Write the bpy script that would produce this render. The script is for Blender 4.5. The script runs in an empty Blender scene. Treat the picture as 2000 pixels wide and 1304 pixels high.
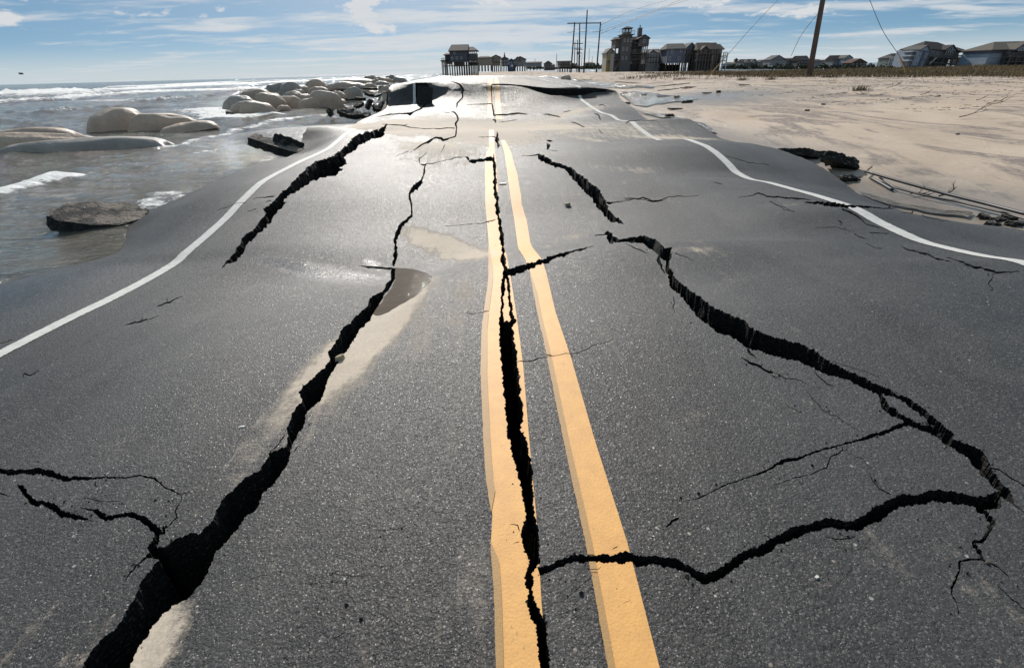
import bpy, bmesh, math, random
import numpy as np
from mathutils import Vector, Matrix, noise as mnoise
from mathutils.geometry import delaunay_2d_cdt
rnd = random.Random(11)
rng = np.random.default_rng(5)
C = bpy.context.scene.collection
scene = bpy.context.scene

# ------------------------------------------------------------------ camera
CAMH = 1.6                       # eye height above the datum (m)
F = 944.0                        # focal length in photo pixels (17 mm on a 2000 px frame)
ROLL = math.radians(1.489355); PITCH = math.radians(28.489531); YAW = math.radians(1.263641)
def cam_axes():
    f0 = np.array([math.sin(YAW), math.cos(YAW), 0]); r0 = np.array([math.cos(YAW), -math.sin(YAW), 0]); u0 = np.array([0, 0, 1.])
    f = f0*math.cos(PITCH)-u0*math.sin(PITCH); u = u0*math.cos(PITCH)+f0*math.sin(PITCH)
    c, s = math.cos(ROLL), math.sin(ROLL)
    return r0*c-u*s, u*c+r0*s, f
CR, CU, CF = cam_axes()
cam_d = bpy.data.cameras.new('camera'); cam = bpy.data.objects.new('camera', cam_d); C.objects.link(cam)
cam_d.sensor_fit = 'HORIZONTAL'; cam_d.sensor_width = 36.0; cam_d.lens = F/2000*36
cam_d.clip_start = 0.05; cam_d.clip_end = 12000
M = Matrix(((CR[0], CU[0], -CF[0], 0), (CR[1], CU[1], -CF[1], 0), (CR[2], CU[2], -CF[2], CAMH), (0, 0, 0, 1)))
cam.matrix_world = M
scene.camera = cam
scene.view_settings.view_transform = 'Standard'; scene.view_settings.look = 'None'
scene.view_settings.gamma = 1.0; scene.view_settings.exposure = 0.0

# ------------------------------------------------------------------ sun and sky
SUN_AZ = math.radians(-9.0)      # from +Y towards +X
SUN_EL = math.radians(34.0)
sd = bpy.data.lights.new('sun', 'SUN'); sd.energy = 4.8; sd.angle = math.radians(0.53); sd.color = (1.0, 0.945, 0.88)
sun = bpy.data.objects.new('sun', sd); C.objects.link(sun)
sv = Vector((math.sin(SUN_AZ)*math.cos(SUN_EL), math.cos(SUN_AZ)*math.cos(SUN_EL), math.sin(SUN_EL)))
sun.rotation_euler = sv.to_track_quat('Z', 'Y').to_euler(); sun.location = (0, 0, 60)

class NT:
    """tiny node-tree helper"""
    def __init__(s, tree): s.t = tree; s.n = tree.nodes; s.l = tree.links
    def new(s, typ, **kw):
        n = s.n.new(typ)
        for k, v in kw.items():
            if k in n.inputs: n.inputs[k].default_value = v
            else: setattr(n, k, v)
        return n
    def link(s, a, b): s.l.new(a, b)
    def setin(s, sock, v):
        if isinstance(v, bpy.types.NodeSocket): s.l.new(v, sock)
        elif v is not None: sock.default_value = v
    def math(s, op, a, b=None, c=None, clamp=False):
        n = s.n.new('ShaderNodeMath'); n.operation = op; n.use_clamp = clamp
        s.setin(n.inputs[0], a); s.setin(n.inputs[1], b); s.setin(n.inputs[2], c)
        return n.outputs[0]
    def mix(s, f, a, b, mode='MIX'):
        n = s.n.new('ShaderNodeMix'); n.data_type = 'RGBA'; n.blend_type = mode
        s.setin(n.inputs[0], f)
        for sock, v in ((n.inputs[6], a), (n.inputs[7], b)):
            if isinstance(v, (tuple, list)): v = (*v[:3], 1)
            elif isinstance(v, (int, float)): v = (v, v, v, 1)
            s.setin(sock, v)
        return n.outputs[2]
    def noise(s, vec, scale, detail=4, rough=.5, dist=0, out=0):
        n = s.n.new('ShaderNodeTexNoise'); n.inputs['Scale'].default_value = scale; n.inputs['Detail'].default_value = detail
        n.inputs['Roughness'].default_value = rough; n.inputs['Distortion'].default_value = dist
        if vec is not None: s.l.new(vec, n.inputs['Vector'])
        return n.outputs[out]
    def voro(s, vec, scale, feature='F1', out='Distance', rand=1):
        n = s.n.new('ShaderNodeTexVoronoi'); n.feature = feature; n.inputs['Scale'].default_value = scale
        n.inputs['Randomness'].default_value = rand
        if vec is not None: s.l.new(vec, n.inputs['Vector'])
        return n.outputs[out]
    def ramp(s, f, lo, hi, a=0., b=1., smooth=True):
        n = s.n.new('ShaderNodeMapRange'); n.interpolation_type = 'SMOOTHSTEP' if smooth else 'LINEAR'
        s.setin(n.inputs[0], f); n.inputs[1].default_value = lo; n.inputs[2].default_value = hi
        n.inputs[3].default_value = a; n.inputs[4].default_value = b
        return n.outputs[0]
    def scale(s, vec, sx, sy, sz, loc=(0, 0, 0), rot=(0, 0, 0)):
        n = s.n.new('ShaderNodeMapping'); n.inputs['Scale'].default_value = (sx, sy, sz)
        n.inputs['Location'].default_value = loc; n.inputs['Rotation'].default_value = rot
        s.l.new(vec, n.inputs['Vector']); return n.outputs[0]
    def bump(s, h, strength, dist, normal=None):
        n = s.n.new('ShaderNodeBump'); n.inputs['Strength'].default_value = strength; n.inputs['Distance'].default_value = dist
        s.l.new(h, n.inputs['Height'])
        if normal is not None: s.l.new(normal, n.inputs['Normal'])
        return n.outputs[0]

world = bpy.data.worlds.new('World'); scene.world = world; world.use_nodes = True
wt = NT(world.node_tree); wt.n.clear()
def build_world():
    tc = wt.new('ShaderNodeTexCoord').outputs['Generated']
    sky = wt.new('ShaderNodeTexSky'); sky.sky_type = 'NISHITA'; sky.sun_disc = False
    sky.sun_elevation = SUN_EL; sky.sun_rotation = SUN_AZ; sky.altitude = 0; sky.air_density = 1.0
    sky.dust_density = 0.6; sky.ozone_density = 2.2
    # the clear blue sits low over the sea: read the gradient steeper than the eye line
    m = wt.scale(tc, 1, 1, 3.0, loc=(0, 0, 0.03)); nrm = wt.new('ShaderNodeVectorMath', operation='NORMALIZE'); wt.link(m, nrm.inputs[0])
    wt.link(nrm.outputs[0], sky.inputs['Vector'])
    sep = wt.new('ShaderNodeSeparateXYZ'); wt.link(tc, sep.inputs[0]); x, y, z = sep.outputs
    zz = wt.math('ADD', wt.math('MAXIMUM', z, 0.0), 0.055)
    cv = wt.new('ShaderNodeCombineXYZ'); wt.link(wt.math('DIVIDE', x, zz), cv.inputs[0]); wt.link(wt.math('DIVIDE', y, zz), cv.inputs[1])
    P = cv.outputs[0]
    streak = wt.noise(wt.scale(P, .30, .62, 1, loc=(3.1, 1.7, 0), rot=(0, 0, -.12)), 1.0, 7, .55, .35)
    fine = wt.noise(wt.scale(P, .9, 1.5, 1, loc=(9, 2, 0)), 1.6, 8, .62, .5)
    s = wt.math('ADD', wt.math('MULTIPLY', streak, .72), wt.math('MULTIPLY', fine, .34))
    # more high cloud straight ahead than to the sides
    ahead = wt.ramp(wt.math('ABSOLUTE', wt.math('SUBTRACT', x, 0.02)), .05, .55, .045, -.05)
    s1 = wt.ramp(wt.math('ADD', s, ahead), .475, .63)
    s1 = wt.math('MULTIPLY', s1, .85)
    # small cumulus puffs, low on the right and upper left
    Q = wt.scale(tc, 1, 1, 2.1)
    puff = wt.noise(wt.scale(Q, 7.5, 7.5, 9.5, loc=(1.3, .2, 0.4)), 1.0, 7, .6, .2)
    pm = wt.ramp(puff, .56, .63)
    pm = wt.math('MULTIPLY', pm, wt.ramp(z, .02, .06))
    cl = wt.math('MAXIMUM', s1, pm)
    haze = wt.ramp(z, 0.0, .052, .90, 0.0)
    cn = wt.noise(wt.scale(P, .5, .5, 1), 2.0, 5, .6)
    ccol = wt.mix(cn, (8.4, 9.0, 9.6), (10.6, 10.8, 11.0))
    skyc = wt.mix(.45, sky.outputs[0], (2.1, 5.5, 8.2))
    c1 = wt.mix(haze, skyc, (8.3, 9.3, 9.9))
    c2 = wt.mix(cl, c1, ccol)
    bg = wt.new('ShaderNodeBackground'); wt.link(c2, bg.inputs[0]); bg.inputs[1].default_value = 0.071
    out = wt.new('ShaderNodeOutputWorld'); wt.link(bg.outputs[0], out.inputs[0])
build_world()

# ------------------------------------------------------------------ measuring helpers
def ray(px, py):
    return CF[None, :] + np.outer((np.asarray(px, float)-1000)/F, CR) + np.outer((652-np.asarray(py, float))/F, CU)
def sst(x): x = np.clip(x, 0, 1); return x*x*(3-2*x)
def atX(px, py, X): v = ray([px], [py])[0]; return v*(X/v[0])+np.array([0, 0, CAMH])
def atY(px, py, Y): v = ray([px], [py])[0]; return v*(Y/v[1])+np.array([0, 0, CAMH])
def ath(px, py, h): v = ray([px], [py])[0]; return v*(-h/v[2])+np.array([0, 0, CAMH])
def atD(px, py, D):
    """point at horizontal distance D along the sight line"""
    v = ray([px], [py])[0]; return v*(D/math.hypot(v[0], v[1]))+np.array([0, 0, CAMH])

# heaved road surface: measured lengthwise profiles (distance, height under the eye)
def prof_from(pts, X, extra=()):
    L = [tuple(atX(px, py, X)[[1, 2]]) for px, py in pts]
    L = [(y, z-CAMH) for y, z in L]+list(extra); L.sort(); return L
LWp = [(0,694),(140,620),(227,577),(315,531),(343,515),(367,493),(402,463),(442,426),(475,390),(520,352),(555,335),(600,310),(640,292),(662,275),(677,262),(697,259),(721,255),(730,247),(776,230),(784,222),(790,217),(810,200),(810,182),(810,160),(857,156),(867,148)]
RWp = [(2000,511),(1930,500),(1860,486),(1790,468),(1720,437),(1664,406),(1600,384),(1540,368),(1500,358),(1460,350),(1440,340),(1420,320),(1392,296),(1372,284),(1348,275),(1332,273),(1272,267),(1252,254),(1232,239),(1210,233),(1192,224),(1174,220),(1159,211),(1147,203.5),(1132,187),(1132,170),(1105,163.6),(1075,159)]
OLp = [(0,568),(140,522),(224,494),(297,442),(346,400),(425,357),(507,317),(565,306),(590,280),(605,258)]
ORp = [(2000,454),(1840,430),(1740,408),(1672,376),(1640,352),(1596,324),(1548,304),(1480,282),(1416,272)]
FAR = [(45, -.50), (60, -.50), (80, -.42), (120, -.15), (160, -.02), (400, 0.)]
FARL = [(50, -.30), (60, -.35), (80, -.38), (120, -.15), (160, -.02), (400, 0.)]
pLW = prof_from(LWp, -3.5, [(-1, -1.60), (1.5, -1.62), (29, -.34)]+FARL)
pRW = prof_from(RWp, 3.8, [(-1, -1.32), (1.0, -1.30), (11.4, -1.47)]+[(y, z-.1) for y, z in FAR])
pOL = prof_from(OLp, -4.65, [(-1, -1.72), (1.5, -1.70), (14.2, -1.34), (15.4, -1.42), (19.0, -1.50), (21.5, -1.36), (23.4, -1.22), (23.9, -.85), (24.3, -.52), (25.5, -.42), (29, -.38)]+FARL)
pSH = [(-1, -2.15), (3, -2.15), (6, -2.15), (8, -1.95), (10, -1.6), (15, -1.4), (23, -1.3), (24.5, -.5), (400, 0)]
pOR = prof_from(ORp, 5.4, [(-1, -1.5), (2.0, -1.52), (14.4, -1.33), (15.2, -1.37), (18.1, -1.60), (20.9, -1.33), (22.5, -1.2), (23.7, -1.0), (24.05, -.86), (28, -.75)]+[(y, z-.15) for y, z in FAR])
def cprof(rows, extra):
    return sorted([(Y, atY(px, py, Y)[2]-CAMH) for px, py, Y in rows]+list(extra))
pC = cprof([(965,262,13.4),(962,242,16.4),(962,232,19.0),(962,205,22.4),(960,181,23.75),(960,166,24.3),(962,157,30),(965,150,42)],
           [(-1,-1.36),(.7,-1.35),(1.5,-1.34),(2.2,-1.32),(2.9,-1.37),(3.75,-1.42),(4.5,-1.56),(5.1,-1.63),(5.8,-1.60),(6.5,-1.50),(7.4,-1.43),(8.3,-1.395),(9.2,-1.33),(10.2,-1.34),(11.5,-1.45),(60,-.45),(80,-.38),(120,-.12),(160,0),(400,0)])
pML = cprof([(880,240,16.6),(880,228,19.6),(880,205,22.4),(882,190,23.3),(882,160,24.4)],
            [(-1,-1.42),(.7,-1.42),(1.5,-1.40),(2.3,-1.42),(3.1,-1.52),(3.9,-1.66),(4.5,-1.72),(5.0,-1.70),(5.8,-1.60),(6.8,-1.46),(7.8,-1.42),(9.0,-1.37),(10.2,-1.31),(11.6,-1.33),(12.5,-1.45),(13.6,-1.40),(29,-.36),(36,-.34),(60,-.40),(80,-.38),(120,-.12),(160,0),(400,0)])
pMR = cprof([(1060,262,13.2),(1060,240,15.9),(1045,232,18.6),(1045,211,21.5),(1045,181,23.55),(1045,169.5,24.2),(1030,162,29),(1020,152,42)],
            [(-1,-1.30),(.7,-1.28),(1.5,-1.26),(2.5,-1.27),(3.3,-1.33),(4.0,-1.37),(4.5,-1.47),(5.1,-1.50),(6.0,-1.50),(7.0,-1.45),(8.2,-1.40),(9.2,-1.30),(10.1,-1.29),(11.4,-1.45),(60,-.5),(80,-.40),(120,-.12),(160,0),(400,0)])
COLX = np.array([-6.2, -4.65, -3.5, -1.7, 0.15, 2.0, 3.8, 5.4])
PROFS = [pSH, pOL, pLW, pML, pC, pMR, pRW, pOR]
def mk_pchip(pts):
    out = [pts[0]]
    for p in pts[1:]:
        if p[0]-out[-1][0] > .04: out.append(p)
    x = np.array([p[0] for p in out]); y = np.array([p[1] for p in out])
    h = np.diff(x); d = np.diff(y)/h; m = np.zeros_like(x)
    for i in range(1, len(x)-1):
        if d[i-1]*d[i] > 0:
            w1 = 2*h[i]+h[i-1]; w2 = h[i]+2*h[i-1]; m[i] = (w1+w2)/(w1/d[i-1]+w2/d[i])
    m[0] = d[0]; m[-1] = d[-1]
    return x, y, m, h
PCH = [mk_pchip(p) for p in PROFS]
def pch(k, Y):
    x, y, m, h = PCH[k]; Y = np.clip(Y, x[0], x[-1]-1e-6)
    i = np.clip(np.searchsorted(x, Y, side='right')-1, 0, len(x)-2)
    t = (Y-x[i])/h[i]; t2 = t*t; t3 = t2*t
    return (2*t3-3*t2+1)*y[i]+(t3-2*t2+t)*h[i]*m[i]+(-2*t3+3*t2)*y[i+1]+(t3-t2)*h[i]*m[i+1]
def zroad0(X, Y):
    X = np.clip(np.asarray(X, float), COLX[0], COLX[-1]); Y = np.asarray(Y, float)
    V = np.stack([pch(k, Y) for k in range(8)])
    # cross-interpolation: finite-difference cubic
    S = np.diff(V, axis=0)/np.diff(COLX)[:, None]
    m = np.empty_like(V); m[0] = S[0]; m[-1] = S[-1]
    a, b = S[:-1], S[1:]; m[1:-1] = np.where(a*b > 0, 2*a*b/(a+b+1e-12*np.sign(a+b)+1e-15), 0)*.6+.4*(a+b)/2
    i = np.clip(np.searchsorted(COLX, X, side='right')-1, 0, 6)
    ar = np.arange(X.size); h = np.diff(COLX)[i]; t = (X-COLX[i])/h; t2 = t*t; t3 = t2*t
    return (2*t3-3*t2+1)*V[i, ar]+(t3-2*t2+t)*h*m[i, ar]+(-2*t3+3*t2)*V[i+1, ar]+(t3-t2)*h*m[i+1, ar]+CAMH
def bumpf(X, Y, cx, cy, rx, ry, a, rot=0):
    c, s = math.cos(rot), math.sin(rot); dx, dy = X-cx, Y-cy
    u = (dx*c+dy*s)/rx; v = (-dx*s+dy*c)/ry
    return a*np.exp(-(u*u+v*v))
def zroad(X, Y):
    X = np.atleast_1d(np.asarray(X, float)).ravel(); Y = np.atleast_1d(np.asarray(Y, float)).ravel()
    z = .5*zroad0(X, Y)+.25*zroad0(X, Y-.07)+.25*zroad0(X, Y+.07)
    # local heaves between the measured lines
    z = z+bumpf(X, Y, 1.2, 3.9, 1.3, .55, .07, -.1)+bumpf(X, Y, -.75, 4.35, .55, .5, -.05)
    z = z+bumpf(X, Y, -1.0, 2.2, .8, 1.0, -.05)+bumpf(X, Y, 2.4, 6.6, 1.0, .7, .05)+bumpf(X, Y, -2.4, 8.4, .9, .9, .07)
    z = z+bumpf(X, Y, 2.7, 8.9, 1.0, .7, .05)+bumpf(X, Y, -.9, 17.4, 1.4, .7, .10)+bumpf(X, Y, 2.6, 2.3, .9, .7, .03)
    z = z+bumpf(X, Y, -1.75, 5.1, 1.0, .42, .06)  # added slope, shaped to catch the sun glare at the wet patch
    z = z+.035*np.sin(Y*1.9+X*.35+.6)*sst((Y-5.5)/2)*(1-sst((Y-20)/3))*np.clip(1-(np.abs(X-.2)/3.3)**2, 0, 1)
    z = z+bumpf(X, Y, -4.5, 13.15, 1.3, .42, .15)+bumpf(X, Y, -4.4, 14.4, 1.4, .5, -.10)+bumpf(X, Y, 4.9, 14.6, 1.2, .45, .07)+bumpf(X, Y, 4.9, 16.2, 1.3, .6, -.07)
    z = z+.012*np.sin(X*1.7+Y*.9+1)*np.sin(Y*1.3-X*.6)
    return z
TX = np.linspace(-6.6, 6.0, 253); TY = np.concatenate([np.arange(-.6, 30, .03), 30*1.012**np.arange(0, 84)])
_gx, _gy = np.meshgrid(TX, TY); TZ = zroad(_gx.ravel(), _gy.ravel()).reshape(_gx.shape)
def zfast(X, Y):
    fx = np.clip((X-TX[0])/(TX[1]-TX[0]), 0, len(TX)-1.001); i = fx.astype(int); fx = fx-i
    Y = np.clip(Y, TY[0], TY[-1]-1e-6); j = np.clip(np.searchsorted(TY, Y, side='right')-1, 0, len(TY)-2); fy = (Y-TY[j])/(TY[j+1]-TY[j])
    return (TZ[j, i]*(1-fx)+TZ[j, i+1]*fx)*(1-fy)+(TZ[j+1, i]*(1-fx)+TZ[j+1, i+1]*fx)*fy
def unproj(pts):
    """sight lines through pixels -> first hit on the road surface"""
    pts = np.asarray(pts, float); v = ray(pts[:, 0], pts[:, 1]); n = len(pts)
    t0 = np.full(n, np.nan); t1 = np.full(n, np.nan); done = np.zeros(n, bool)
    t = np.full(n, .35); prev = t.copy()
    for k in range(520):
        P = v*t[:, None]
        under = (P[:, 2]+CAMH) < zfast(P[:, 0], P[:, 1])
        hit = under & ~done
        t0[hit] = prev[hit]; t1[hit] = t[hit]; done |= hit
        if done.all(): break
        prev = t.copy(); t = t*1.010+.002
    bad = ~done; t0[bad] = 60; t1[bad] = 60
    for k in range(18):
        tm = .5*(t0+t1); P = v*tm[:, None]; under = (P[:, 2]+CAMH) < zfast(P[:, 0], P[:, 1])
        t1 = np.where(under, tm, t1); t0 = np.where(under, t0, tm)
    P = v*t1[:, None]
    return P[:, :2], bad

# ------------------------------------------------------------------ object helpers
def tag(o, label=None, cat=None, group=None, kind=None):
    if label: o['label'] = label
    if cat: o['category'] = cat
    if group: o['group'] = group
    if kind: o['kind'] = kind
    return o
def empty(name, loc, rz=0.):
    o = bpy.data.objects.new(name, None); C.objects.link(o); o.location = loc; o.rotation_euler = (0, 0, rz)
    o.empty_display_size = .2; return o
class MB:
    def __init__(s): s.v = []; s.f = []; s.m = []
    def add(s, verts, faces, mi=0):
        k = len(s.v); s.v.extend([tuple(p) for p in verts]); s.f.extend([tuple(i+k for i in f) for f in faces]); s.m.extend([mi]*len(faces)); return s
    def box(s, x0, x1, y0, y1, z0, z1, mi=0):
        return s.add([(x0,y0,z0),(x1,y0,z0),(x1,y1,z0),(x0,y1,z0),(x0,y0,z1),(x1,y0,z1),(x1,y1,z1),(x0,y1,z1)],
                     [(0,3,2,1),(4,5,6,7),(0,1,5,4),(1,2,6,5),(2,3,7,6),(3,0,4,7)], mi)
    def prism(s, poly, y0, y1, mi=0):
        """x-z polygon (counter-clockwise seen from -y) extruded along y"""
        n = len(poly); v = [(x, y0, z) for x, z in poly]+[(x, y1, z) for x, z in poly]
        f = [tuple(range(n)), tuple(range(2*n-1, n-1, -1))]+[(i+n, (i+1) % n+n, (i+1) % n, i) for i in range(n)]
        return s.add(v, f, mi)
    def tube(s, pts, rad, n=8, mi=0, cap=True):
        pts = [Vector(p) for p in pts]; rad = rad if isinstance(rad, (list, tuple)) else [rad]*len(pts); rings = []
        for i, p in enumerate(pts):
            d = (pts[min(i+1, len(pts)-1)]-pts[max(i-1, 0)]).normalized()
            a = d.cross(Vector((0, 0, 1)) if abs(d.z) < .9 else Vector((1, 0, 0))).normalized(); b = d.cross(a)
            rings.append([p+(a*math.cos(t)+b*math.sin(t))*rad[i] for t in [2*math.pi*k/n for k in range(n)]])
        v = [q for r in rings for q in r]; f = []
        for i in range(len(pts)-1):
            for k in range(n): f.append((i*n+k, (i+1)*n+k, (i+1)*n+(k+1) % n, i*n+(k+1) % n))
        if cap: f.append(tuple(range(n))); f.append(tuple(range(len(v)-1, len(v)-n-1, -1)))
        return s.add(v, f, mi)
    def build(s, name, mats, parent=None, smooth=False):
        me = bpy.data.meshes.new(name); me.from_pydata(s.v, [], s.f); me.update()
        if not isinstance(mats, (list, tuple)): mats = [mats]
        for m in mats: me.materials.append(m)
        if len(mats) > 1: me.polygons.foreach_set('material_index', s.m)
        me.polygons.foreach_set('use_smooth', [smooth]*len(s.f))
        o = bpy.data.objects.new(name, me); C.objects.link(o)
        if parent is not None: o.parent = parent
        return o
def np_mesh(name, V, T, mats, mi=None, smooth=True, normals=None, attrs=None):
    """mesh from numpy arrays (triangles or quads)"""
    V = np.asarray(V, np.float32); T = np.asarray(T, np.int32); k = T.shape[1]
    me = bpy.data.meshes.new(name); me.vertices.add(len(V)); me.vertices.foreach_set('co', V.ravel())
    me.loops.add(T.size); me.loops.foreach_set('vertex_index', T.ravel())
    me.polygons.add(len(T)); me.polygons.foreach_set('loop_start', np.arange(len(T), dtype=np.int32)*k)
    me.polygons.foreach_set('loop_total', np.full(len(T), k, np.int32))
    for m in mats: me.materials.append(m)
    if mi is not None: me.polygons.foreach_set('material_index', np.asarray(mi, np.int32))
    me.polygons.foreach_set('use_smooth', np.full(len(T), smooth, bool) if np.isscalar(smooth) else np.asarray(smooth, bool))
    me.update(calc_edges=True)
    for nm, arr in (attrs or {}).items():
        a = me.attributes.new(nm, 'FLOAT', 'POINT'); a.data.foreach_set('value', np.asarray(arr, np.float32))
    if normals is not None: me.normals_split_custom_set_from_vertices(normals.tolist())
    o = bpy.data.objects.new(name, me); C.objects.link(o); return o

# ------------------------------------------------------------------ materials
def mat(name, col=(.5, .5, .5), rough=.7, spec=.5, metallic=0.):
    m = bpy.data.materials.new(name); m.use_nodes = True; t = NT(m.node_tree)
    b = t.n['Principled BSDF']; b.inputs['Base Color'].default_value = (*col, 1); b.inputs['Roughness'].default_value = rough
    b.inputs['Specular IOR Level'].default_value = spec; b.inputs['Metallic'].default_value = metallic
    return m, t, b
def geo_pos(t): return t.new('ShaderNodeNewGeometry').outputs['Position']
def obj_co(t): return t.new('ShaderNodeTexCoord').outputs['Object']
def attr(t, nm): return t.new('ShaderNodeAttribute', attribute_name=nm).outputs['Fac']
def varied(name, c1, c2, scale=3., rough=.8, spec=.3, bump=0., bscale=20., bdist=.01, stretch=(1, 1, 1)):
    m, t, b = mat(name, c1, rough, spec); p = t.scale(obj_co(t), *stretch)
    n = t.noise(p, scale, 6, .62); t.link(t.mix(t.ramp(n, .3, .7), c1, c2), b.inputs['Base Color'])
    if bump: t.link(t.bump(t.noise(p, bscale, 5, .6), bump, bdist), b.inputs['Normal'])
    return m
def asphalt_nodes(t, p):
    """aggregate in dark binder: returns colour, height, roughness"""
    big = t.noise(p, .55, 5, .6); mid = t.noise(p, 4.5, 5, .65); mott = t.noise(p, 26, 4, .6)
    c = t.mix(t.ramp(big, .3, .7), (.021, .0205, .0205), (.040, .039, .0385))
    c = t.mix(t.ramp(mid, .3, .75, 0, .6), c, (.024, .0235, .0235))
    c = t.mix(t.ramp(mott, .35, .7, 0, .5), c, (.052, .051, .050))
    v1 = t.voro(p, 105, out='Color'); vd1 = t.voro(p, 105)
    s1 = t.new('ShaderNodeSeparateColor'); t.link(v1, s1.inputs[0])
    st1 = t.math('MULTIPLY', t.ramp(s1.outputs[0], .70, .95, 0, .8), t.ramp(vd1, .30, .52, 1, 0))
    stone = t.mix(s1.outputs[1], (.12, .115, .11), (.30, .29, .275))
    c = t.mix(st1, c, stone)
    v4 = t.voro(p, 58, out='Color'); s4 = t.new('ShaderNodeSeparateColor'); t.link(v4, s4.inputs[0])
    c = t.mix(t.math('MULTIPLY', t.ramp(s4.outputs[0], .80, .92, 0, .55), t.ramp(t.voro(p, 58), .22, .42, 1, 0)), c, t.mix(s4.outputs[1], (.09, .085, .08), (.22, .21, .20)))
    px_ = t.new('ShaderNodeSeparateXYZ'); t.link(p, px_.inputs[0])
    seam = t.ramp(t.math('ADD', px_.outputs[0], t.math('MULTIPLY', t.noise(p, 3.5, 4, .6), .12)), -2.88, -2.84, .68, 1.)
    c = t.mix(1.0, c, t.new('ShaderNodeCombineColor').outputs[0] if False else t.mix(seam, (0, 0, 0), (1, 1, 1)), 'MULTIPLY')
    v2 = t.voro(p, 250, out='Color'); s2 = t.new('ShaderNodeSeparateColor'); t.link(v2, s2.inputs[0]); vd2 = t.voro(p, 250)
    c = t.mix(t.math('MULTIPLY', t.ramp(s2.outputs[0], .78, .93, 0, .8), t.ramp(vd2, .3, .5, 1, 0)), c, (.34, .34, .33))
    v3 = t.voro(p, 31, out='Color'); s3 = t.new('ShaderNodeSeparateColor'); t.link(v3, s3.inputs[0]); vd3 = t.voro(p, 31)
    rare = t.math('MULTIPLY', t.ramp(s3.outputs[0], .93, .95), t.ramp(vd3, .13, .2, 1, 0))
    c = t.mix(rare, c, t.mix(s3.outputs[1], (.30, .24, .19), (.62, .60, .57)))
    c = t.mix(1.0, c, (.68, .645, .625), 'MULTIPLY')
    pits = t.ramp(t.noise(p, 60, 3, .6), .36, .46, .45, 1)
    c = t.mix(1.0, c, t.mix(pits, (.45, .45, .45), (1, 1, 1)), 'MULTIPLY')
    h = t.math('ADD', t.math('MULTIPLY', t.math('SUBTRACT', 1.0, vd1), .6), t.math('MULTIPLY', pits, 1.0))
    h = t.math('ADD', h, t.math('MULTIPLY', s1.outputs[2], .45))
    h = t.math('ADD', h, t.math('MULTIPLY', t.noise(p, 330, 2, .6), .5))
    return c, h, s1.outputs[2], s2.outputs[1], v2, s2.outputs[2]
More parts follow.
